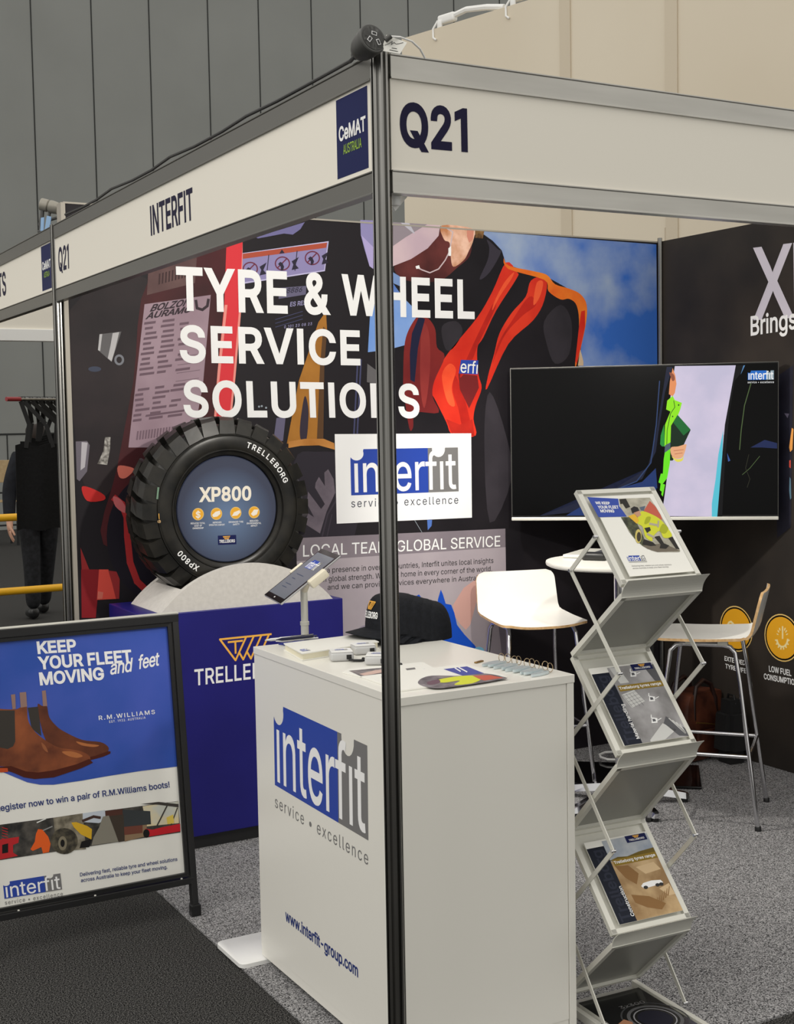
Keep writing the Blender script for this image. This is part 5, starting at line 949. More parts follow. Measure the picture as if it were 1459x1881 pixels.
# ---------------------------------------------------------------- tablet stand and tablet
t = thing('tablet_stand', 'white floor stand with a slim pole and clamp, behind the counter', 'stand', (.25, 1.19, 0))
r_ = .022; pl_ = []
for (cx_, cy_, a_) in ((.46-r_, 1.30-r_, 0), (.052+r_, 1.30-r_, 90), (.052+r_, 1.085+r_, 180), (.46-r_, 1.085+r_, 270)):
    pl_ += [(cx_+r_*math.cos(math.radians(a_+k*15)), cy_+r_*math.sin(math.radians(a_+k*15))) for k in range(7)]
m = MB(); m.prism([(x, y, .0065) for x, y in pl_], (0, 0, .0125), A['white_pl']); c_ = (.256, 1.1925)
m.add([(x, y, .019) for x, y in pl_]+[(c_[0]+(x-c_[0])*.985, c_[1]+(y-c_[1])*.97, .0215) for x, y in pl_], [[k, (k+1) % 28, 28+(k+1) % 28, 28+k] for k in range(28)]+[list(range(28, 56))], A['white_pl'], True); m.build('base_plate', t)
px = (.335, 1.172)
tcen = Vector((.305, 1.119, 1.205)); tl = Vector((.807, -.119, .578)).normalized(); ts = Vector((.112, .993, .046)); ts = (ts-tl*ts.dot(tl)).normalized(); tn = tl.cross(ts)
m = MB(); m.lathe([(0, .021), (.02, .021), (.02, .03), (.0125, .032), (.0125, 1.04), (.0145, 1.041), (.0145, 1.052), (.0115, 1.053), (.0115, 1.16), (0, 1.16)], A['silver'], (px[0], px[1], 0), n=24); m.build('pole', t)
MT = Matrix(((tl.x, ts.x, tn.x, tcen.x), (tl.y, ts.y, tn.y, tcen.y), (tl.z, ts.z, tn.z, tcen.z), (0, 0, 0, 1)))
cw = mat('clamp_white', (236, 228, 206), .4); m = MB()
m.box((-.012, -.1, -.018), (.045, .1, -.005), cw, .004, 2, MT); m.box((-.014, -.112, -.02), (.052, -.083, .007), cw, .005, 2, MT); m.box((-.01, .083, -.02), (.042, .1, .007), cw, .005, 2, MT)
m.tube([Vector((px[0], px[1], 1.15)), tcen-tn*.016+tl*.02], .011, cw, 10); m.build('clamp', t)
t = thing('tablet', 'tilted tablet showing the logo, held in the stand clamp', 'tablet', tcen)
MB().box((-.12, -.0845, -.0045), (.12, .0845, .0025), mat('tablet_back', (196, 196, 198), .3, .6), .003, 2, MT).build('body', t)
m = MB(); gl = mat('tablet_bezel', (12, 12, 13), .12); m.box((-.1185, -.083, .002), (.1185, .083, .0034), gl, 0, 1, MT); m.build('bezel', t)
m = MB(); sc = mat('tablet_screen', (112, 118, 128), .12); q = lambda x, y, k=.0038: MT @ Vector((x, y, k))
m.poly([q(-.1, -.077), q(.1, -.077), q(.1, .077), q(-.1, .077)], sc)
logo(m, q(.03, .045, .0034)+tn*.0001, -ts*.085, tl*.04, tn, l=0, wt=.01)
for k, (x, w) in enumerate(((.0, .06), (-.02, .03), (-.045, .05), (-.06, .04))): m.poly([q(x, .04, .004), q(x, .04-w, .004), q(x-.003, .04-w, .004), q(x-.003, .04, .004)], pc('tab_line', (70, 78, 100)))
m.poly([q(-.111, .004, .004), q(-.111, -.004, .004), q(-.106, -.004, .004), q(-.106, .004, .004)], A['ink_white']); m.build('screen', t)
# ---------------------------------------------------------------- zigzag brochure rack
RO, RH, RWD, RS, RK = Vector((.725, .132, 0)), -.048, .261, .22, -.055
EA = Vector((math.cos(RH), math.sin(RH), 0)); EB = Vector((-math.sin(RH), math.cos(RH), 0))
def rk(a, b, z): return RO+EA*a+EB*(b+RK*z)+Vector((0, 0, z))
ZTOP, L1, V1, L2, V2, L3, V3 = 1.482, 1.248, 1.032, .793, .53, .30, .038
t = thing('brochure_rack', 'silver zigzag folding brochure rack right of the counter', 'rack', rk(.13, .05, 0))
w = RWD
def panel(b0, z0, b1, z1, front):            # framed panel between (b0,z0) bottom and (b1,z1) top
    m = MB(); p0, p1 = rk(0, b0, z0), rk(0, b1, z1); d = (p1-p0).normalized(); n = EA.cross(d); n = n if n.dot(EB) < 0 else -n
    L = (p1-p0).length; fw = .02
    for a in (.007, w-.007): m.bar(p0+EA*a, p1+EA*a, .016, .014, A['silver'], n)
    m.bar(p1+EA*.0-d*.006, p1+EA*w-d*.006, .014, .014, A['silver'], n); m.bar(p0+EA*.0+d*.006, p0+EA*w+d*.006, .014, .014, A['silver'], n)
    o = m.build('tray_frame' if front else 'back_frame', t)
    s = MB(); k = -.004; s.prism([p0+EA*.012+n*k, p0+EA*(w-.012)+n*k, p1+EA*(w-.012)+n*k, p1+EA*.012+n*k], n*.002, A['silver_sheet'] if not front else A['silver']); s.build('sheet', o)
    return p0, d, n, L
FR = []
for (l, v) in ((L1, ZTOP), (L2, V1-.008), (L3, V2-.008)): FR.append(panel(0, l, RS, v, True))
for (v, l) in ((V1, L1-.028), (V2, L2-.028), (V3+.01, L3-.028)):
    panel(RS, v, 0.0, l, False)
for l in (L1, L2, L3):                           # curved lips
    m = MB(); pr = []
    for i in range(9):
        a = i/8; pr.append((-.004-.030*a**2.2, l-.034+.05*a))
    pr2 = [(b+.003, z) for b, z in pr][::-1]
    m.prism([rk(-.002, b, z) for b, z in pr+pr2], EA*(w+.004), A['silver'], smooth=False); m.build('lip', t)
def links(a, pts, nm):
    m = MB()
    for p, q in zip(pts, pts[1:]): m.bar(rk(a, *p), rk(a, *q), .013, .003, A['silver'], EB.cross(Vector((0, 0, 1))), 0)
    o = m.build(nm, t)
    for p in pts: MB().tube([rk(a-.007, *p), rk(a+.007, *p)], .0045, A['chrome'], 10).build('rivet', o)
for a in (-.007, w+.007): links(a, [(.11, 1.368), (.222, 1.267), (-.012, 1.018), (.222, .785), (-.004, .537), (.222, .29), (.015, .045)], 'scissor_link')
m = MB(); zb_ = .03
m.box((0, -.13, .0065), (w, .235, .012), A['silver_sheet'], 0, 1, T(RO, RH))
for a in (.004, w-.004): m.box((a-.008, -.135, .0065), (a+.008, .235, zb_), A['silver'], .001, 2, T(RO, RH))
m.box((0, -.14, .0065), (w, -.127, .028), A['silver'], .001, 2, T(RO, RH)); m.build('base_tray', t)

def leaf(label, k, a0, a1, s0, s1, thick, art):
    p0, d, n, L = FR[k]; t = thing('brochure', label, 'brochure', p0+EA*(a0+a1)/2+d*s0, 0, 'brochures in the zigzag rack')
    n_ = n*(.0095); P = lambda a, s: p0+EA*a+d*s+n_
    MB().prism([P(a0, s0), P(a1, s0), P(a1, s1), P(a0, s1)], n*thick, A['paper']).build('pages', t)
    m = MB(); art(m, Pl(P(a0, s0)+n*thick, n), lambda x, y, l=1: P(a0+(a1-a0)*x, s0+(s1-s0)*y)+n*(thick+off(l))); m.build('cover_print', t)
def art_leaf(m, pl, q):
    F = lambda p, mm, l=1, sm=0: flat(m, pl, p, mm, l, sm)
    F([(1079, 913), (1136, 916), (1138, 930), (1153, 949), (1100, 950)], A['logo_blue'], 1)
    for s, a, b, c in (('WE KEEP', (1095, 926), (1121, 926.5), (1093.5, 921.5)), ('YOUR FLEET', (1099.5, 934), (1137, 934), (1098, 929)), ('MOVING', (1104, 941), (1129, 941.2), (1102.5, 936))): text(m, pl, s, a, b, c, A['ink_white'], 2, .03)
    F([(1137, 916), (1194, 914), (1208, 935), (1225, 965), (1250, 1012), (1248, 1014), (1208, 1014), (1197, 1011), (1188, 1006), (1176, 998), (1165, 988), (1156, 977), (1150, 965), (1142, 950), (1152, 949), (1140, 932)], noisy('leaf_bg', (150, 146, 132), (192, 188, 172), 30, .5), 1)
    F([(1141, 950), (1156, 950), (1170, 960), (1182, 985), (1190, 1004), (1180, 1002), (1165, 988), (1150, 965)], noisy('leaf_tyre', (46, 48, 38), (92, 98, 70), 60, .5), 2)
    F(ell(1173, 985, 6, 13, 16), pc('leaf_rim', (206, 190, 110)), 3); F(ell(1174, 986, 4, 9, 14), pc('leaf_hub', (70, 64, 50)), 4)
    F([(1180, 1002), (1220, 998), (1250, 1012), (1208, 1014), (1190, 1008)], pc('leaf_floor', (116, 108, 96)), 2)
    F([(1138, 917), (1150, 916), (1158, 931), (1150, 934), (1144, 925), (1140, 926)], pc('leaf_dark', (48, 46, 44)), 3)
    F([(1154, 948), (1166, 944), (1176, 956), (1170, 962)], pc('leaf_yellow', (228, 182, 60)), 3)
    F([(1182, 940), (1194, 920), (1204, 930), (1214, 946), (1217, 955), (1200, 948)], pc('leaf_coral', (196, 98, 80)), 3); F([(1175, 932), (1186, 929), (1183, 938), (1178, 937)], pc('leaf_slate', (92, 104, 122)), 3)
    F([(1159, 934), (1165, 930), (1172, 932), (1175, 938), (1162, 943)], pc('leaf_cap', (46, 44, 46)), 5); F([(1164, 942), (1175, 938), (1178, 946), (1172, 950)], pc('leaf_skin', (198, 150, 122)), 5)
    hv = pc('leaf_hiviz', (212, 216, 60))
    F([(1172, 950), (1179, 939), (1196, 944), (1212, 953), (1224, 966), (1235, 984), (1220, 988), (1212, 975), (1200, 986), (1198, 994), (1186, 986), (1181, 968), (1172, 962), (1174, 956)], hv, 4, 1)
    F([(1212, 975), (1222, 980), (1228, 970), (1218, 962)], pc('leaf_hiviz_dark', (170, 176, 44)), 5, 1); F([(1188, 950), (1196, 950), (1192, 960), (1184, 962)], pc('leaf_hiviz_dark', (170, 176, 44)), 5, 1)
    stroke(m, pl, [(1194, 962), (1210, 965)], 4, pc('leaf_band', (178, 170, 150)), 5); stroke(m, pl, [(1190, 981), (1202, 987)], 4, pc('leaf_band', (178, 170, 150)), 5); stroke(m, pl, [(1210, 957), (1209, 968)], 3, pc('leaf_band', (178, 170, 150)), 5)
    F([(1184, 970), (1194, 968), (1196, 974), (1189, 979)], pc('leaf_dark', (48, 46, 44)), 6)
    F([(1202, 986), (1212, 984), (1220, 998), (1230, 1002), (1224, 1008), (1212, 1007), (1214, 1000)], pc('leaf_dark', (48, 46, 44)), 4); F([(1228, 988), (1236, 986), (1249, 1009), (1242, 1008)], pc('leaf_dark', (48, 46, 44)), 4); F([(1183, 990), (1200, 996), (1206, 1002), (1196, 1003), (1180, 1000)], pc('leaf_dark', (48, 46, 44)), 4)
    logo_px(m, pl, (1150.5, 1021), (1155, 1031), (1187.5, 1030), l=1, wt=.012)
    stroke(m, pl, [(1156, 1032.7), (1189, 1031.6)], .7, A['ink_grey'], 1)
    text(m, pl, 'Delivering fast, reliable tyre and wheel solutions', (1161, 1040.7), (1234, 1038), (1160.7, 1038.6), A['ink_grey'], 1, .006); text(m, pl, 'across Australia to keep your fleet moving.', (1163, 1045), (1229, 1042), (1162.7, 1042.8), A['ink_grey'], 1, .006)
leaf('white and blue leaflet with a worker in yellow, top tray of the rack', 0, .03, w-.02, .018, .285, .002, art_leaf)
def art_range(title, img):
    def art(m, pl, q):
        rect = lambda x0, y0, x1, y1, mm, l=1: m.poly([q(x0, y0, l), q(x1, y0, l), q(x1, y1, l), q(x0, y1, l)], mm)
        nv = pc('cover_navy', (30, 34, 46)); rect(0, 0, .27, .92, nv, 1); img(m, q, rect)
        fx = q(1, 0)-q(0, 0); fy = q(0, 1)-q(0, 0)
        def tx(s, x, y, wd, h, mm, l, wt=.01, vert=False):
            lo, hi = extent(s)
            if vert: ex = fy*(wd/(hi-lo)); ey = -fx*(h/.509)
            else: ex = fx*(wd/(hi-lo)); ey = fy*(h/.509)
            put(m, s, q(x, y, l)-ex*lo, ex, ey, mm, wt)
        tx('Trelleborg', .2, .02, .86, .15, pc('cover_ghost', (46, 50, 64)), 2, .02, True)
        tx(title, .265, .06, .36 if len(title) < 14 else .44, .05, A['ink_white'], 2, .015, True)
        rect(.3, .66, 1, .735, pc('cover_gold', (146, 120, 44)), 3); tx('Trelleborg tyres range', .31, .683, .66, .034, A['ink_white'], 4, .02)
        rect(.64, .90, .97, .985, A['badge'], 3); tx('TRELLEBORG', .68, .917, .25, .022, A['ink_white'], 4, .02)
        triangle_mark(m, q(.76, .947, 3), fx*.1, fy*.025, pl.n, A['trell'], 1, .07)
    return art
def img_mh(m, q, rect):
    rect(.27, 0, 1, .98, noisy('cover_warehouse', (124, 122, 122), (184, 182, 184), 9, .4), 1)
    lg = pc('wh_light', (206, 206, 204)); gd = pc('wh_dark', (92, 92, 96)); P = lambda pts, mm, l=2: m.poly([q(x, y, l) for x, y in pts], mm)
    P([(.3, .62), (.52, .66), (.6, .5), (.36, .44)], lg); 
    for i in range(4): P([(.31+i*.055, .62), (.315+i*.055, .62), (.375+i*.06, .45), (.37+i*.06, .45)], gd, 3); P([(.31+i*.015, .6-i*.04), (.54+i*.015, .64-i*.04), (.54+i*.015, .637-i*.04), (.31+i*.015, .597-i*.04)], gd, 3)
    P([(.4, .02), (.7, .2), (.86, .1), (.62, 0), (.4, 0)], lg); P([(.72, .2), (.8, .28), (1, .1), (1, 0), (.86, .02)], gd)
    for i in range(4): P([(.82+i*.04, .25-i*.03), (.84+i*.04, .25-i*.03), (.98, .04), (.96, .03)], lg, 3)
    P([(.3, .98), (.44, .96), (.5, .76), (.36, .76)], lg); P([(.84, .92), (1, .96), (1, .72), (.9, .74)], gd)
    for x, y in ((.72, .52), (.6, .25), (.62, .86)):
        P([(x-.06, y-.03), (x+.03, y-.035), (x+.06, y+.02), (x-.02, y+.04)], A['ink_white'], 3); P([(x-.03, y-.015), (x+.02, y-.015), (x+.02, y+.015), (x-.02, y+.02)], gd, 4)
        P([(x+.05, y-.01), (x+.12, y+.01), (x+.12, y+.018), (x+.05, y)], A['ink_white'], 3); P([(x-.02, y+.03), (x+.0, y+.075), (x-.012, y+.075), (x-.035, y+.035)], A['ink_white'], 3)
def img_co(m, q, rect):
    rect(.27, .72, 1, .98, noisy('cover_cloud', (150, 160, 176), (196, 200, 204), 14, .4), 1); rect(.27, 0, 1, .74, noisy('cover_sand', (150, 118, 78), (204, 174, 130), 12, .4), 1)
    P = lambda pts, mm, l=2: m.poly([q(x, y, l) for x, y in pts], mm)
    P([(.27, .735), (.4, .76), (.55, .745), (.75, .775), (1, .79), (1, .73), (.27, .73)], pc('hill_olive', (112, 94, 40)))
    P([(.3, .66), (.5, .64), (.6, .52), (.5, .4), (.38, .5)], pc('sand_dark', (142, 106, 66))); P([(.6, .6), (.9, .62), (.96, .52), (.7, .5)], pc('sand_light', (214, 186, 146)))
    P([(.35, .3), (.6, .24), (.8, .12), (.7, .06), (.5, .12), (.36, .2)], pc('sand_dark', (142, 106, 66))); P([(.8, .3), (.98, .34), (1, .2), (.9, .2)], pc('sand_light', (214, 186, 146)))
    for i in range(6): P([(.62+i*.05, .1+i*.02), (.64+i*.05, .1+i*.02), (.72+i*.05, .2+i*.02), (.715+i*.05, .205+i*.02)], pc('sand_dark', (142, 106, 66)), 3)
    P([(.55, .37), (.6, .4), (.74, .41), (.88, .395), (.9, .36), (.8, .345), (.58, .335)], A['ink_white'], 4)
    for x in (.61, .8, .86): P([(x+.035*math.cos(k*.5), .345+.02*math.sin(k*.5)) for k in range(12)], A['ink_black'], 5)
leaf('dark covered brochure lettered Material handling, middle tray of the rack', 1, .028, w-.02, .02, .262, .004, art_range('Material handling', img_mh))
leaf('sandy covered brochure lettered Construction, lowest sloped tray of the rack', 2, .028, w-.02, .02, .262, .004, art_range('Construction', img_co))
t = thing('brochure', 'black covered tyre catalogue lying flat in the rack base', 'brochure', rk(.13, .04, .013), 0, 'brochures in the zigzag rack')
Mb = T(RO, RH)
MB().box((.028, -.11, .0135), (w-.028, .18, .03), A['paper'], 0, 1, Mb).build('pages', t)
m = MB(); m.box((.026, -.113, .03), (w-.026, .182, .0315), mat('gloss_black_cover', (18, 18, 20), .12), 0, 1, Mb)
for r0, r1, g in ((.098, .093, (70, 70, 72)), (.08, .07, (96, 96, 98)), (.062, .058, (150, 150, 154)), (.05, 0, (34, 34, 46))):
    c = Mb @ Vector((.155, .0, .0319+.0002*r0)); n = 40; PPp = [c+EA*(r0*.95*math.cos(2*math.pi*k/n))+EB*(r0*math.sin(2*math.pi*k/n)) for k in range(n)]
    mm = pc('ring%d' % int(r0*1000), g)
    if r1: m.add(PPp+[c+EA*(r1*.95*math.cos(2*math.pi*k/n))+EB*(r1*math.sin(2*math.pi*k/n)) for k in range(n)], [[k, (k+1) % n, n+(k+1) % n, n+k] for k in range(n)], mm)
    else: m.poly(PPp, mm)
m.poly([Mb @ Vector(p) for p in ((.045, .02, .0322), (.075, .035, .0322), (.085, .01, .0322), (.07, -.02, .0322), (.05, -.01, .0322))], pc('cover_skin', (176, 126, 96)))
put(m, '3x300', Mb @ Vector((.105, .09, .0323)), EA*.04, EB*.03, A['ink_grey'], .01)
m.build('cover_print', t)

# ---------------------------------------------------------------- bar stools
def stool(label, x, y, rz):
    t = thing('bar_stool', label, 'stool', (x, y, .006), rz, 'white moulded bar stools')
    M4 = T((x, y, 0), rz); sh = mat('white_seat_shell', (240, 238, 232), .35); n = 56; th = .011
    prof = []                                              # (b forward, z) along the seat from front lip to back top
    for i in range(n+1):
        s = i/n
        if s < .52: q = s/.52; prof.append((.20-.335*q, .772+.012*math.sin(q*math.pi)*-.6-.010*(1-q)**3))
        elif s < .72:
            q = (s-.52)/.2; a = math.radians(-90-82*q); prof.append((-.135+.06*math.cos(a)*1.0, .832+.06*math.sin(a)))
        else: q = (s-.72)/.28; prof.append((-.1945-.035*q, .8235+.145*q))
    NA = 14; top, bot = [], []
    for i, (b, z) in enumerate(prof):
        s = i/n
        hwid = .205-.02*max(0, s-.5)
        if s < .07: hwid -= .035*(1-math.sqrt(max(0, 1-((.07-s)/.07)**2)))
        if s > .92: hwid -= .04*(1-math.sqrt(max(0, 1-((s-.92)/.08)**2)))
        pa = prof[max(i-1, 0)]; pb = prof[min(i+1, n)]; d = Vector((0, pb[0]-pa[0], pb[1]-pa[1])).normalized(); nn = Vector((0, -d.z, d.y)); nn = nn if i == 0 or True else nn
        for k in range(NA+1):
            a = -1+2*k/NA; curl = .014*abs(a)**3*(1 if s < .6 else .6)
            p = Vector((a*hwid, b, z)); up_ = Vector((0, d.z, -d.y)) if (Vector((0, d.z, -d.y))).z > 0 or (Vector((0, d.z, -d.y))).y > .3 else -Vector((0, d.z, -d.y))
            top.append(p+up_*(curl)); bot.append(p+up_*(curl-th))
    q = NA+1; m = MB(); ft = []; fb = []; fe = []
    for i in range(n):
        for k in range(NA): ft.append([i*q+k, i*q+k+1, (i+1)*q+k+1, (i+1)*q+k])
    m.add(top, ft, sh, True, M4); m.add(bot, ft, sh, True, M4)
    loop = [k for k in range(q)]+[i*q+NA for i in range(1, n+1)]+[n*q+k for k in range(NA-1, -1, -1)]+[i*q for i in range(n-1, 0, -1)]
    LN = len(loop); m.add([top[j] for j in loop]+[bot[j] for j in loop], [[k, (k+1) % LN, LN+(k+1) % LN, LN+k] for k in range(LN)], A['ply'], True, M4)
    m.build('seat_shell', t)
    zr = .742
    for sa in (-1, 1):
        pts = [(sa*.215, .225, .008), (sa*.168, .155, .60), (sa*.16, .14, .72), (sa*.155, .12, .742), (sa*.15, .09, .748), (sa*.15, -.07, .748), (sa*.155, -.10, .742), (sa*.16, -.12, .72), (sa*.168, -.14, .60), (sa*.215, -.215, .008)]
        for nm, pp in (('leg', pts[:5]), ('leg', pts[5:][::-1])):
            o = MB().tube([M4 @ Vector(p) for p in pp], .0095, A['chrome'], 12).build(nm, t)
            f = pp[0]; MB().lathe([(0, 0), (.013, 0), (.013, .014), (.011, .018)], A['black_pl'], M4 @ Vector((f[0], f[1], 0.0065)), n=14).build('glide', o)
        MB().tube([M4 @ Vector(p) for p in (pts[4], pts[5])], .0095, A['chrome'], 12).build('side_rail', t)
    fr = lambda sa, sb, z: M4 @ Vector((sa*(.215-(.215-.168)*z/.6), (.225-(.07)*z/.6) if sb > 0 else (-.215+.075*z/.6), z))
    m = MB()
    for (p, r_) in ((fr(-1, 1, .30), fr(1, 1, .30)), (fr(-1, 1, .30), fr(-1, -1, .30)), (fr(1, 1, .30), fr(1, -1, .30)), (fr(-1, -1, .30), fr(1, -1, .30))): m.tube([p, r_], .008, A['chrome'], 10)
    m.build('footrest', t)
    for sa in (-1, 1):
        for y in (-.09, .04): MB().box((sa*.15-.018, y, .748), (sa*.15+.018, y+.04, .765), A['silver'], .002, 2, M4).build('seat_mount', t)
    return t
stool('white bar stool seen from the front, between the counter and the rack', 2.03, 2.33, -3.40)
stool('white bar stool seen side-on at the right, near the amber icons', 2.392, 1.546, .709)

# ---------------------------------------------------------------- round table
tx_, ty_, tz_ = 2.15, 1.845, 1.072
t = thing('bar_table', 'round white bar table on a chrome star base, behind the rack', 'table', (tx_, ty_, .006))
MB().lathe([(0, -.022), (.30, -.022), (.312, -.016), (.315, -.008), (.313, 0), (0, 0)], A['white'], (tx_, ty_, tz_), n=72).build('table_top', t)
MB().lathe([(0, 0), (.022, 0), (.022, tz_-.15), (.05, tz_-.126), (.05, tz_-.12), (0, tz_-.12)], A['chrome'], (tx_, ty_, .098), n=32).build('pole', t)
a0 = math.atan2(1.559-ty_, 2.105-tx_)
for k in range(5):
    a = a0+k*2*math.pi/5; d = Vector((math.cos(a), math.sin(a), 0)); c = Vector((tx_, ty_, 0)); s = d.cross(Vector((0, 0, 1)))
    m = MB(); vs = []
    for r, wd, z0, z1 in ((.02, .03, .06, .10), (.12, .026, .05, .082), (.22, .022, .032, .062), (.285, .02, .022, .048), (.30, .013, .022, .042)):
        vs += [c+d*r-s*wd+Vector((0, 0, z0)), c+d*r+s*wd+Vector((0, 0, z0)), c+d*r+s*wd*.7+Vector((0, 0, z1)), c+d*r-s*wd*.7+Vector((0, 0, z1))]
    fs = [[0, 1, 2, 3], [16, 19, 18, 17]]
    for i in range(4):
        for j in range(4): fs.append([i*4+j, i*4+(j+1) % 4, i*4+4+(j+1) % 4, i*4+4+j])
    m.add(vs, fs, A['chrome']); o = m.build('foot', t)
    MB().lathe([(0, 0), (.017, 0), (.017, .016), (0, .016)], A['black_pl'], c+d*.28+Vector((0, 0, .0065)), n=16).build('glide', o)
# laptop and mouse on the table
lz = tz_; p0 = atz(1034, 1025, lz); p1 = atz(1130, 1028, lz); dx = (p1-p0).normalized(); dy = Vector((-dx.y, dx.x, 0)); 
Ml = Matrix(((dx.x, dy.x, 0, p0.x), (dx.y, dy.y, 0, p0.y), (0, 0, 1, lz), (0, 0, 0, 1)))
t = thing('laptop', 'open silver laptop on the round bar table', 'laptop', p0)
MB().box((0, 0, .002), (.235, .30, .016), A['silver'], .003, 2, Ml).build('base', t)
m = MB()
for i in range(5):
    for j in range(12): m.box((.105+i*.019, .02+j*.0215, .016), (.105+i*.019+.016, .02+j*.0215+.018, .018), mat('key_grey', (70, 72, 76), .5), 0, 1, Ml)
m.build('keys', t, kind='stuff')
MB().box((.225, 0, .018), (.236, .30, .215), A['silver'], .003, 2, Ml).build('lid', t)
m = MB(); m.box((.19, -.0006, .006), (.206, .0, .012), A['black_pl'], 0, 1, Ml); m.build('port', t)
t = tag(MB().box((0, 0, 0), (.11, .065, .034), A['black_pl'], .014, 3, T(atz(1066, 1029.5, lz)+Vector((0, 0, .0)), math.atan2(dx.y, dx.x)), True).build('computer_mouse'), 'black mouse beside the laptop on the round bar table', 'mouse')

# ---------------------------------------------------------------- bags on the floor
bl = noisy('brown_leather', (54, 27, 20), (100, 56, 39), 9, .4, .25); bd_ = mat('dark_brown_leather', (38, 19, 15), .45)
bc = atz(1305, 1396, .006); rz = .15
t = thing('leather_bag', 'brown leather holdall with two handles on the carpet by the dark wall', 'bag', (bc.x, bc.y+.1, .006), rz)
Mg = T((bc.x+.0, bc.y+.12, .006), rz)
b = bmesh.new(); bmesh.ops.create_cube(b, size=1); bmesh.ops.subdivide_edges(b, edges=b.edges[:], cuts=5, use_grid_fill=True)
for v in b.verts:
    z = v.co.z+.5; k = 1-.34*z**1.6; v.co.x *= .30*(1-.16*z**2); v.co.y *= .22*k; v.co.z = z*.33
    v.co.x += .012*math.sin(z*9+v.co.y*20); v.co.y += .008*math.sin(v.co.x*24+z*7)
for _ in range(2): bmesh.ops.smooth_vert(b, verts=b.verts[:], factor=.35, use_axis_x=True, use_axis_y=True, use_axis_z=True)
for v in b.verts: v.co.z = max(v.co.z, 0) - min(0, 0)
zmin = min(v.co.z for v in b.verts)
for v in b.verts: v.co.z -= zmin
bmesh.ops.subdivide_edges(b, edges=b.edges[:], cuts=1, use_grid_fill=True, smooth=.3)
MB().bm(b, bl, True, Mg).build('body', t)
for y in (-.075, .075):
    P = [(-.09, y*1.05, .2), (-.088, y, .29), (-.06, y*.9, .36), (0, y*.8, .385), (.05, y*.9, .36), (.075, y, .29), (.078, y*1.05, .2)]
    P = [Mg @ Vector(p) for p in P]
    MB().tube(P, .011, bd_, 10).build('handle', t)
m = MB(); m.box((-.115, -.128, .03), (.115, -.108, .155), bl, .008, 2, Mg); pk = m.build('front_pocket', t)
zg = mat('brass_zip', (196, 150, 84), .3, .9)
m = MB(); m.tube([Mg @ Vector(p) for p in ((-.12, -.118, .20), (-.04, -.122, .185), (.03, -.124, .168), (.05, -.124, .168))], .0035, zg, 8); m.tube([Mg @ Vector(p) for p in ((.1, -.07, .30), (.125, -.05, .28), (.14, -.045, .23))], .0035, zg, 8); m.build('zip', t)
m = MB()
ring = [Mg @ Vector((.118+.016*math.cos(a), -.116, .18+.028*math.sin(a))) for a in [2*math.pi*k/16 for k in range(16)]]
m.tube(ring, .003, A['chrome'], 8, True); m.build('buckle', t)
MB().box((.085, -.118, .0), (.145, -.102, .21), bd_, .005, 2, Mg).build('side_strap', t)
bx = atz(1362, 1399, .006)
b = bmesh.new(); bmesh.ops.create_cube(b, size=1); bmesh.ops.bevel(b, geom=b.edges[:], offset=.22, segments=4, affect='EDGES')
for v in b.verts:
    z = v.co.z+.5; v.co.x *= .16*(1-.25*z); v.co.y *= .15*(1-.2*z); v.co.z = z*.31+.0005
t = thing('backpack', 'plain black backpack slumped behind the brown leather bag', 'bag', (XW-.09, 2.08, .006), 0)
Mk = T((XW-.095, 2.10, .0062), 1.5); MB().bm(b, mat('black_nylon', (22, 22, 23), .7), True, Mk).build('body', t)
MB().tube([Mk @ Vector(p) for p in ((-.03, 0, .29), (-.02, 0, .33), (.02, 0, .33), (.03, 0, .29))], .006, A['black_pl'], 8).build('handle', t)
MB().box((-.05, -.076, .05), (.05, -.058, .17), mat('black_nylon', (22, 22, 23), .7), .008, 2, Mk).build('front_pocket', t)
lp_ = [atz(1128, 1381, .038), atz(1112, 1382, .038), atz(1102, 1386, .038), atz(1104, 1391, .038), atz(1116, 1395, .038), atz(1140, 1396, .038)]
tag(MB().tube([Vector(p) for p in lp_], .006, A['white_pl'], 8).build('white_cable'), 'loop of white power cord lying on the black screen stand foot', 'cord')

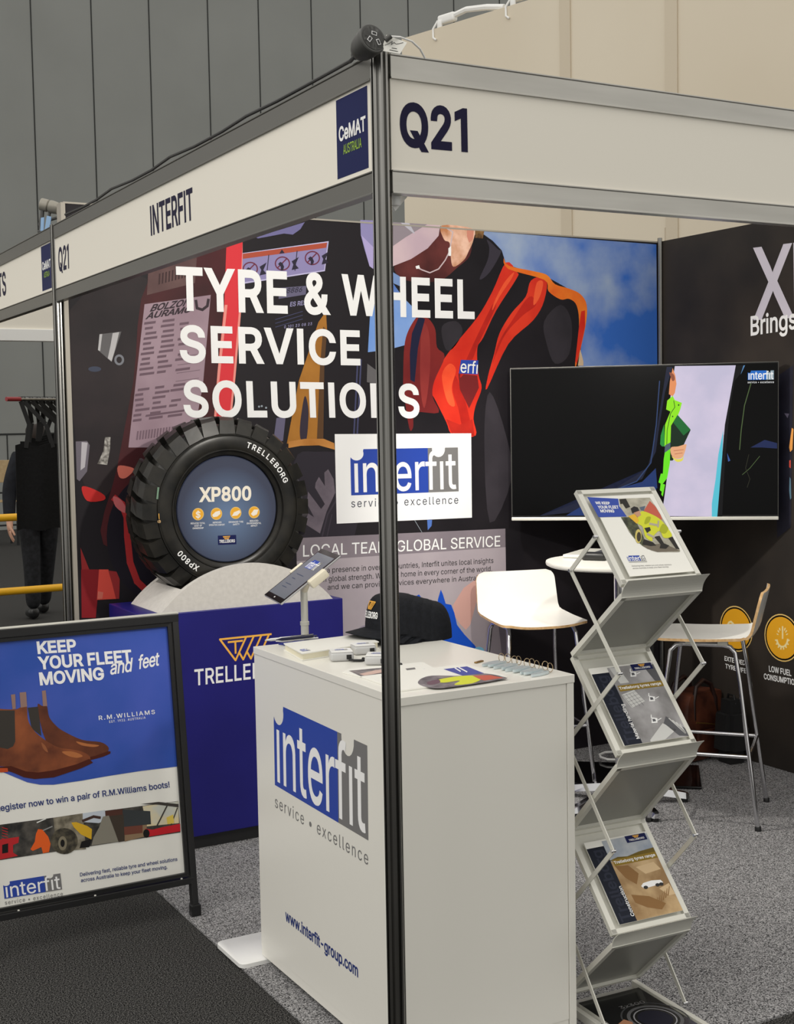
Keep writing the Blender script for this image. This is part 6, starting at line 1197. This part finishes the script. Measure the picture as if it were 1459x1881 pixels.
# ---------------------------------------------------------------- things on the counter
cz = CZ+.0004
capc = noisy('black_cap_cotton', (20, 22, 27), (28, 30, 36), 90, .85, .2)
def cap(label, c, rz, front, wob=1):
    t = thing('cap', label, 'cap', c, rz, 'stacked black caps'); M4 = T(c, rz)       # +x is the brim direction
    m = MB(); vs = []; n, k = 36, 10
    for j in range(k+1):
        a = j/k*math.pi/2
        for i in range(n):
            th = 2*math.pi*i/n; rx = .098*wob*math.cos(a)**.55; ry = .082*wob*math.cos(a)**.6; z = .118*math.sin(a)**.85
            fx = math.cos(th); z2 = z+(.012*max(0, fx)*math.sin(2*a)); vs.append((rx*math.cos(th), ry*math.sin(th), z2))
    fs = [[j*n+i, j*n+(i+1) % n, (j+1)*n+(i+1) % n, (j+1)*n+i] for j in range(k) for i in range(n)]
    m.add(vs, fs, capc, True, M4); m.build('crown', t)
    MB().lathe([(0, 0), (.007, 0), (.006, .004), (0, .005)], capc, M4 @ Vector((0, 0, .118)), n=14).build('button', t)
    m = MB(); vs = []; nb, kb = 18, 6
    for L, dz in ((0, 0), (1, -.003)):
        for j in range(kb+1):
            f = j/kb
            for i in range(nb+1):
                th = math.radians(-68+136*i/nb); r0x, r0y = .096, .081
                ext = .075*f*math.cos(th*.78)
                x = r0x*math.cos(th)+ext; y = r0y*math.sin(th)*(1+.12*f); z = .006-.020*(y/.085)**2*(.4+.6*f)-.006*f+dz+.012
                vs.append((x, y, z))
    q = nb+1; st = (kb+1)*q; fs = []
    for L in (0, 1):
        for j in range(kb):
            for i in range(nb): o = L*st+j*q+i; fs.append([o, o+1, o+q+1, o+q])
    for i in range(nb): o = kb*q+i; fs.append([o, o+1, st+o+1, st+o])
    m.add(vs, fs, capc, True, M4); m.build('brim', t)
    if front:
        m = MB()
        def sp(a, z): # point on the crown front, a along y
            s = min(1, z/.118); el = math.asin(s**(1/.85)); rx = .098*math.cos(el)**.55; ry = .082*math.cos(el)**.6
            th = a/.09; return M4 @ Vector((rx*math.cos(th)+.003, ry*math.sin(th), z+.012*math.cos(th)*math.sin(2*el)))
        s = 'TRELLEBORG'; lo, hi = extent(s)
        for ch, x in layout(s):
            [m.add([sp(-.042+.084*(x+p[0])/(hi-lo), .044+.016*p[1]/.509) for p in vv], ff, A['ink_white']) for vv, ff in glyph(ch, .03)]
        def st(a, b):
            for i in range(4):
                p, q_ = [(a[0]+(b[0]-a[0])*k/4, a[1]+(b[1]-a[1])*k/4) for k in (i, i+1)]
                P, Q = sp(*p), sp(*q_); d = (Q-P).normalized(); nn = (M4.to_3x3() @ Vector((1, 0, .3))).normalized(); s_ = nn.cross(d)*.0016
                m.poly([P-s_, Q-s_, Q+s_, P+s_], A['trell'])
        st((-.02, .088), (.024, .088)); st((-.02, .088), (-.008, .066))
        for i in range(4): st((-.008+.006*i, .066), (.002+.0073*i, .088))
        m.build('embroidery', t)
    return t
c0 = atz(726, 1176, CZ); row = (atz(800, 1170, CZ)-atz(740, 1176, CZ)).normalized()
brz = math.atan2(-row.y, -row.x)+.12
names = ['black cap with orange and white front lettering, first of the stack']+['black cap nested %s the lettered one in the stack' % s for s in ('second behind', 'third behind', 'fourth behind', 'fifth behind', 'sixth behind', 'seventh behind')]
names = ['black cap with embroidered front lettering, front of the nested stack', 'black cap tucked directly inside the lettered front cap', 'third black cap from the front of the nested stack', 'fourth black cap from the front, middle of the nested stack', 'third black cap from the back of the nested stack', 'second last black cap of the nested stack', 'rearmost black cap of the stack, at the counter edge']
for i, nm in enumerate(names):
    cap(nm, c0+row*(.0165*i)+Vector((0, 0, .030-.0052*i)), brz+(0, .02, -.03, .04, -.02, .05, -.04)[i], i == 0, (1, .965, 1.01, .96, 1.0, .955, .985)[i])
tag(MB().box((-.012, -.0015, 0), (.014, .0015, .012), A['ink_grey'], 0, 1, T(atz(763, 1171, CZ)+Vector((0, 0, .002)), brz+.3)).build('cap_label'), 'small pale label sticking out under the cap stack', 'label')
# notebook
def flatbox(q, h, z=cz): 
    return [Vector((p.x, p.y, z)) for p in q], Vector((0, 0, h))
q = [atz(557, 1214, CZ), atz(524, 1195, CZ), atz(660, 1178, CZ), atz(694, 1192, CZ)]
t = thing('notebook', 'thick white notebook beside the tape measures on the counter', 'notebook', sum(q, Vector())/4)
P, hh_ = flatbox(q, .0); 
MB().prism([p+Vector((0, 0, .003)) for p in P], (0, 0, .016), mat('page_edges', (226, 220, 196), .7)).build('pages', t)
cn = sum(P, Vector())/4; ex_ = [cn+(p-cn)*1.03 for p in P]
m = MB(); m.prism(ex_, (0, 0, .003), A['paper']); m.prism([p+Vector((0, 0, .019)) for p in ex_], (0, 0, .003), A['paper']); m.build('cover', t)
zt = CZ+.0224; PN = Pl((0, 0, zt), (0, 0, 1)); m = MB(); logo_px(m, PN, (549, 1193.5), (556, 1196.8), (571, 1195), l=0, wt=.01); m.build('logo', t)
# pens
R.seed(5)
pens = [((492, 1179), (560, 1173), 'w'), ((500, 1182), (592, 1174), 'w'), ((507, 1177), (580, 1171), 'w'), ((514, 1187), (588, 1180), 'b'), ((519, 1189), (604, 1181), 'b'), ((508, 1184), (583, 1176), 'n'), ((530, 1184), (612, 1179), 'b')]
plab = {0: 'white pen at the far left corner end of the pen row', 1: 'white pen lying second in the row at the counter corner', 2: 'white pen farthest back in the row of pens', 3: 'blue pen in the row, just behind the nearest pen', 4: 'blue pen nearest the notebook in the row of pens', 5: 'navy pen between the white and blue pens', 6: 'blue pen reaching farthest right towards the caps'}
for i, (a, b, k) in enumerate(pens):
    A0, B0 = atz(*a, CZ), atz(*b, CZ); d = (B0-A0).normalized(); mid = (A0+B0)/2; L = .142; z = Vector((0, 0, .0056+(.009 if i in (5,) else 0))); A0 = mid-d*L/2+z; B0 = mid+d*L/2+z
    t = thing('pen', plab[i], 'pen', mid, 0, 'pens on the counter'); bodym = {'w': A['white_pl'], 'b': mat('pen_blue', (36, 50, 130), .3), 'n': mat('pen_navy', (24, 28, 60), .3)}[k]
    MB().lathe([(0, 0), (.0012, 0), (.0035, .012), (.005, .02), (.005, .122), (.0042, .128), (.0022, .129), (.0022, .1405), (0, .142)], bodym, A0, d, 16).build('barrel', t)
    MB().box((.085, -.0015, .0055), (.128, .0015, .0072), A['chrome'], 0, 1, Matrix.Translation(A0) @ Matrix(((d.x, -d.y, 0, 0), (d.y, d.x, 0, 0), (0, 0, 1, 0), (0, 0, 0, 1)))).build('clip', t)
# tape measures
def tape(label, u, v, rz):
    c = atz(u, v, CZ); t = thing('tape_measure', label, 'tape measure', (c.x, c.y, cz), rz, 'tape measures on the counter'); M4 = T((c.x, c.y, cz), rz)
    ch = mat('tape_case_grey', (196, 196, 196), .3)
    MB().box((-.034, -.032, 0), (.034, .032, .026), ch, .008, 3, M4, True).build('case', t)
    MB().box((-.031, -.029, .0255), (.031, .029, .029), A['white_pl'], .0015, 2, M4).build('top_plate', t)
    m = MB(); O = M4 @ Vector((-.018, -.006, .0292)); R3 = M4.to_3x3(); logo(m, O, R3 @ Vector((.036, 0, 0)), R3 @ Vector((0, .015, 0)), Vector((0, 0, 1)), l=0, wt=.01); m.build('logo', t)
    m = MB(); m.box((.012, -.0335, .006), (.026, -.031, .019), A['black_pl'], 0, 1, M4); m.build('blade_slot', t)
    MB().tube([M4 @ Vector(p) for p in ((.02, -.033, .006), (.03, -.05, .005), (.05, -.05, .004), (.07, -.035, .004), (.06, -.02, .004))], .004, A['black_pl'], 8).build('wrist_strap', t)
tape('white tape measure nearest the notebook corner, black strap in front', 627, 1212, -.35)
tape('white tape measure behind the other two, beside the notebook', 667, 1200, -.2)
tape('white tape measure half hidden behind the corner post', 694, 1219, -.6)
# brochures on the counter
def sheet(label, q, art, h=.003):
    P = [Vector((atz(u, v, CZ).x, atz(u, v, CZ).y, cz)) for u, v in q]; c = sum(P, Vector())/4
    t = thing('brochure', label, 'brochure', c, 0, 'brochures on the counter'); MB().prism(P, (0, 0, h), A['paper']).build('pages', t)
    m = MB(); pl = Pl((0, 0, cz+h), (0, 0, 1)); art(m, pl, lambda p, mm, l=0, sm=0: flat(m, pl, p, mm, l, sm)); m.build('cover_print', t)
def art_a(m, pl, F):
    F([(641, 1232), (706, 1226), (706, 1240), (665, 1243)], noisy('bro_dark', (70, 66, 70), (150, 140, 140), 40, .4), 0); F([(660, 1238), (690, 1231), (704, 1230), (704, 1235), (670, 1241)], pc('bro_pink', (206, 176, 166)), 1)
    F([(770, 1230), (781, 1228), (784, 1231), (773, 1232)], A['logo_blue'], 0); F([(745, 1228), (762, 1226), (764, 1229), (748, 1231)], A['ink_grey'], 0)
sheet('white brochure with a dark photo strip, behind the larger one', [(629, 1237), (640, 1231), (778, 1218), (797, 1229), (663, 1245)], art_a)
def art_b(m, pl, F):
    F([(815, 1229), (858, 1224), (890, 1237), (850, 1241)], pc('bro_blue', (74, 82, 160)), 0)
    for s, a, b, c in (('WE KEEP', (846, 1233), (836, 1227), (852, 1232)), ('YOUR FLEET', (858, 1234), (843, 1226), (864, 1233))): stroke(m, pl, [a, b], 2, A['ink_white'], 1)
    F([(768, 1253), (775, 1246), (795, 1241), (850, 1241), (892, 1237), (931, 1245), (920, 1248), (880, 1255), (812, 1264), (785, 1262), (772, 1258)], noisy('bro_photo', (84, 80, 86), (140, 134, 138), 30, .4), 0, 1)
    F([(800, 1250), (835, 1243), (870, 1241), (885, 1246), (868, 1255), (835, 1258), (845, 1250), (815, 1254)], pc('leaf_hiviz', (212, 216, 60)), 1, 1); F([(868, 1241), (900, 1240), (925, 1245), (890, 1250), (880, 1247)], pc('leaf_coral', (196, 98, 80)), 1)
    F([(785, 1253), (805, 1248), (808, 1254), (790, 1258)], pc('bro_mauve', (110, 84, 96)), 1, 1)
    F([(700, 1243), (712, 1242), (716, 1246), (704, 1247)], A['ink_grey'], 0)
sheet('large white brochure with a yellow jacket photo at the near counter edge', [(664, 1245), (858, 1222), (932, 1245), (738, 1271)], art_b, .004)
# bottle-opener key rings
R.seed(9)
kc = mat('pale_blue_metal', (206, 218, 222), .25, .3); gc = mat('wire_gold', (170, 150, 120), .25, .9)
ks = ['first', 'second', 'third', 'fourth', 'fifth', 'sixth', 'seventh', 'eighth', 'ninth']
proto = None
for i in range(9):
    u = 905+i*11.2; v = 1221+i*2.35; c = atz(u, v, CZ); rz = .3+R.uniform(-.12, .12); z = cz+.0005+(.0022 if i % 2 else 0)
    lab = '%s silver key ring opener from the %s end of the row' % (ks[i] if i < 5 else ks[8-i], 'far' if i < 5 else 'near')
    if proto is None:
        t = thing('key_ring', lab, 'key ring', (c.x, c.y, z), rz, 'key ring openers on the counter'); M4 = T((c.x, c.y, z), rz); proto = t
        m = MB(); o_ = []
        for k in range(28):
            a = 2*math.pi*k/28; o_.append((.038*math.cos(a)-.006, .0098*math.sin(a)*(1+.2*math.cos(a)), 0))
        m.prism([M4 @ Vector(p) for p in o_], (0, 0, .007), kc); m.build('opener', t)
        m = MB(); rr = [M4 @ Vector((.040+.012*math.cos(a), .002*math.sin(a), .0132+.012*math.sin(a))) for a in [2*math.pi*k/24 for k in range(24)]]; m.tube(rr, .001, gc, 6, True); m.build('split_ring', t)
    else: dup(proto, (c.x, c.y, z), rz, lab)
c = atz(880, 1217, CZ); tag(MB().box((-.018, -.005, 0), (.018, .005, .004), mat('gold_clip', (150, 120, 70), .3, .8), .0015, 2, T((c.x, c.y, cz), .4)).build('key_clip'), 'small gold clip beside the far end of the key ring row', 'clip')

# ---------------------------------------------------------------- beyond the booth at the left
ye = mat('safety_yellow', (236, 178, 30), .4)
t = thing('barrier', 'yellow two-rail safety barrier behind the left post', 'barrier', (1.0, 8.0, 0))
r1, r2 = Pl((0, 8, 0), (0, -1, 0)).at(50, 949), Pl((0, 8, 0), (0, -1, 0)).at(60, 1083)
for z in (r1.z, r2.z): MB().tube([(-1.6, 8, z), (2.6, 8, z)], .03, ye, 16).build('rail', t)
for x in (-1.5, 2.5): MB().tube([(x, 8, .01), (x, 8, r1.z+.03)], .035, ye, 16).build('upright', t); MB().box((x-.1, 7.9, 0), (x+.1, 8.1, .012), ye).build('base_plate', t)
# bags on a rail
bk = noisy('black_tote_fabric', (11, 11, 12), (18, 18, 19), 60, .9)
p0, p1 = atd(14, 733, 8.5), atd(125, 722, 8.9); p1.z = p0.z
t = thing('bag_rail', 'horizontal display rail with a red tip carrying black bags', 'rail', (p1.x+.35, p1.y+.2, 0))
d = (p1-p0).normalized(); e = p0+d*.9
MB().tube([p0, e], .012, A['alu'], 12).build('rod', t); MB().tube([p0-d*.01, p0+d*.1], .0145, mat('red_sleeve', (150, 40, 46), .4), 12).build('tip_sleeve', t)
MB().tube([(e.x, e.y, .02), (e.x, e.y, e.z+.02)], .018, A['alu'], 12).build('upright', t); MB().box((e.x-.25, e.y-.25, .0), (e.x+.25, e.y+.25, .02), A['black']).build('base_plate', t)
R.seed(12)
bl_ = ['frontmost black tote bag at the left end of the rail', 'second black tote bag from the left end of the rail', 'third black tote bag hanging on the rail', 'fourth black tote bag along the rail', 'rearmost black tote bag beside the far post']
for i in range(5):
    c = p0+d*(.115+i*.062)+Vector((.012*i, .05*i, 0)); c.z = p0.z; wd = .31; hb = .56+.02*(i % 2); dr_ = .30-.015*i
    c = c+Vector((.10-.01*i, 0, 0)); t = thing('tote_bag', bl_[i], 'bag', c-Vector((0, 0, hb+dr_)), 0, 'black bags on the rail')
    vs = []; n1, n2 = 8, 10
    for s in (-1, 1):
        for j in range(n2+1):
            for k in range(n1+1):
                x = (k/n1-.5)*wd*(1+.05*j/n2); z = -dr_-hb*j/n2+.01*math.sin(k*1.3+i); y = s*(.004+.012*math.sin(math.pi*j/n2)*math.sin(math.pi*k/n1))+.012*math.sin(k*1.1+i*2)
                vs.append(c+Vector((x, y+.02*i, z)))
    q = n1+1; st = (n2+1)*q; fs = [[L*st+j*q+k, L*st+j*q+k+1, L*st+(j+1)*q+k+1, L*st+(j+1)*q+k] for L in (0, 1) for j in range(n2) for k in range(n1)]
    lp_ = list(range(q))+[j*q+n1 for j in range(1, n2+1)]+[n2*q+k for k in range(n1-1, -1, -1)]+[j*q for j in range(n2-1, 0, -1)]
    fs += [[lp_[k], lp_[(k+1) % len(lp_)], st+lp_[(k+1) % len(lp_)], st+lp_[k]] for k in range(len(lp_))]
    MB().add(vs, fs, bk, True).build('body', t)
    for sx_ in (-1, 1):
        rc = p0+d*(.115+i*.062); rc.z = p0.z+.016
        P = [c+Vector((sx_*.085+.02*R.uniform(-1, 1), .02*i, -dr_-.02)), c+Vector((sx_*.07+.03*R.uniform(-1, 1), .02*i, -dr_*.55)), rc+d*(.012*sx_)+Vector((0, 0, -.03)), rc+d*(.012*sx_)+Vector((0, 0, .0))]
        m = MB()
        for a_, b_ in zip(P, P[1:]): m.bar(a_, b_, .028, .003, mat('black_strap', (30, 30, 31), .7), (0, 1, .01))
        m.build('strap', t)
# person walking away, in dark clothes
sk = mat('skin', (206, 160, 136), .5); den = noisy('black_denim', (24, 25, 28), (38, 39, 43), 30, .85); jkt = noisy('dark_navy_jacket', (18, 20, 27), (26, 29, 37), 20, .8); shoe = mat('black_shoe_leather', (30, 30, 31), .3)
fp = atz(75, 1136, .0); px_, py_ = fp.x+.02, fp.y-.02
t = thing('person', 'person in dark jacket and black jeans walking behind the hanging bags', 'person', (px_, py_, 0))
def skin(name, pts, edges, rad, m_, parent, lev=2):
    me = bpy.data.meshes.new(name); me.from_pydata([Vector(p) for p in pts], edges, []); o = bpy.data.objects.new(name, me); COL.objects.link(o)
    md = o.modifiers.new('skin', 'SKIN'); 
    for i, r_ in enumerate(rad):
        sv = me.skin_vertices[0].data[i]; sv.radius = r_ if isinstance(r_, tuple) else (r_, r_); sv.use_root = (i == 0)
    sb = o.modifiers.new('sub', 'SUBSURF'); sb.levels = lev; sb.render_levels = lev
    dg = bpy.context.evaluated_depsgraph_get(); e = bpy.data.meshes.new_from_object(o.evaluated_get(dg)); bpy.data.objects.remove(o); bpy.data.meshes.remove(me)
    b_ = MB(); b_.add([v.co.copy() for v in e.vertices], [list(p.vertices) for p in e.polygons], m_, True); bpy.data.meshes.remove(e)
    return b_.build(name, parent)
S = lambda x, y, z: (px_+x, py_+y, z)
# body: pelvis(0) spine chest neck head, arms with fingers
bp = [S(0, .05, .95), S(0, .05, 1.12), S(0, .06, 1.32), S(0, .06, 1.46), S(0, .07, 1.54), S(0, .075, 1.62), S(0, .08, 1.72),
      S(-.17, .06, 1.42), S(-.25, .05, 1.14), S(-.27, -.02, .90), S(-.275, -.035, .83), S(.17, .06, 1.42), S(.25, .08, 1.14), S(.26, .12, .90), S(.262, .125, .83)]
be = [(0, 1), (1, 2), (2, 3), (3, 4), (4, 5), (5, 6), (2, 7), (7, 8), (8, 9), (9, 10), (2, 11), (11, 12), (12, 13), (13, 14)]
br = [(.15, .10), (.15, .10), (.18, .11), (.07, .07), (.055, .055), (.075, .09), (.07, .085), .055, .045, .033, (.022, .034), .055, .045, .033, (.022, .034)]
legs = [(-.02, 1), (.02, -1)]
for sx_, fy in ((-.085, -.05), (.085, .28)):
    i0 = len(bp); bp += [S(sx_, .05, .86), S(sx_, .03+fy*.45, .50), S(sx_, .05+fy, .12), S(sx_, .08+fy, .07)]; be += [(0, i0), (i0, i0+1), (i0+1, i0+2), (i0+2, i0+3)]; br += [(.088, .09), .055, .038, (.03, .03)]
for sgn, i0 in ((-1, 10), (1, 14)):
    hx, hy, hz = bp[i0][0]-px_, bp[i0][1]-py_, bp[i0][2]
    for j, (dy, L) in enumerate(((-.03, .07), (-.01, .085), (.01, .08), (.03, .065))):
        k0 = len(bp); bp += [S(hx, hy+dy, hz-.045), S(hx-sgn*.012, hy+dy*1.05, hz-.045-L*.55), S(hx-sgn*.028, hy+dy*1.0, hz-.045-L)]; be += [(i0, k0), (k0, k0+1), (k0+1, k0+2)]; br += [.0105, .0095, .008]
    k0 = len(bp); bp += [S(hx-sgn*.015, hy-.045, hz-.03), S(hx-sgn*.03, hy-.06, hz-.07)]; be += [(i0, k0), (k0, k0+1)]; br += [.011, .009]
body = skin('body', bp, be, br, sk, t, 1)
skin('jacket', [S(0, .05, .92), S(0, .05, 1.12), S(0, .06, 1.32), S(0, .06, 1.47), S(-.17, .06, 1.42), S(-.25, .05, 1.14), S(-.271, -.02, .89), S(.17, .06, 1.42), S(.25, .08, 1.14), S(.262, .12, .89)], [(0, 1), (1, 2), (2, 3), (2, 4), (4, 5), (5, 6), (2, 7), (7, 8), (8, 9)], [(.185, .13), (.175, .125), (.2, .13), (.085, .085), .092, .066, .052, .092, .066, .052], jkt, t)
pp = [S(0, .05, .98)]; pe = []; pr = [(.17, .12)]
for sx_, fy in ((-.085, -.05), (.085, .28)):
    i0 = len(pp); pp += [S(sx_, .05, .86), S(sx_, .03+fy*.45, .50), S(sx_, .05+fy, .085)]; pe += [(0, i0), (i0, i0+1), (i0+1, i0+2)]; pr += [(.105, .105), .08, .068]
skin('jeans', pp, pe, pr, den, t)
for sx_, fy in ((-.085, -.05), (.085, .28)):
    skin('shoe', [S(sx_, .0+fy, .06), S(sx_, .07+fy, .06), S(sx_, .15+fy, .048), S(sx_, .21+fy, .042)], [(0, 1), (1, 2), (2, 3)], [(.052, .06), (.056, .06), (.056, .046), (.047, .036)], shoe, t)
skin('hair', [S(0, .045, 1.55), S(0, .055, 1.66), S(0, .075, 1.73)], [(0, 1), (1, 2)], [(.075, .075), (.095, .1), (.09, .1)], mat('dark_hair', (40, 30, 26), .7), t)
# far tall chair
cp = atz(12, 1003, 0); t = thing('tall_chair', 'tall folding chair with a tan back at the left edge, far away', 'chair', cp)
tan = noisy('tan_canvas', (176, 150, 112), (188, 164, 126), 20, .8)
zc = lambda v: Pl((0, cp.y, 0), (0, -1, 0)).at(12, v).z
za, zb2, zs = zc(845), zc(886), zc(920)
MB().box((cp.x-.3, cp.y-.02, zb2), (cp.x+.2, cp.y+.0, za), tan, .005).build('backrest', t); MB().box((cp.x-.28, cp.y, zs-.02), (cp.x+.18, cp.y+.4, zs), tan, .005).build('seat', t)
for x in (-.27, .17):
    MB().bar((cp.x+x, cp.y, 0), (cp.x+x+.03, cp.y+.02, za), .03, .03, A['black']).build('leg', t); MB().bar((cp.x+x, cp.y+.42, 0), (cp.x+x, cp.y+.36, zb2-.05), .03, .03, A['black']).build('leg', t)
    MB().bar((cp.x+x, cp.y, zc(862)), (cp.x+x, cp.y+.42, zc(862)), .03, .03, A['black']).build('armrest', t)
m = MB(); m.bar((cp.x-.28, cp.y, zc(905)), (cp.x+.18, cp.y, zc(905)), .025, .025, A['black']); m.bar((cp.x-.28, cp.y, zc(965)), (cp.x+.18, cp.y, zc(965)), .025, .025, A['black']); m.build('crossbar', t)
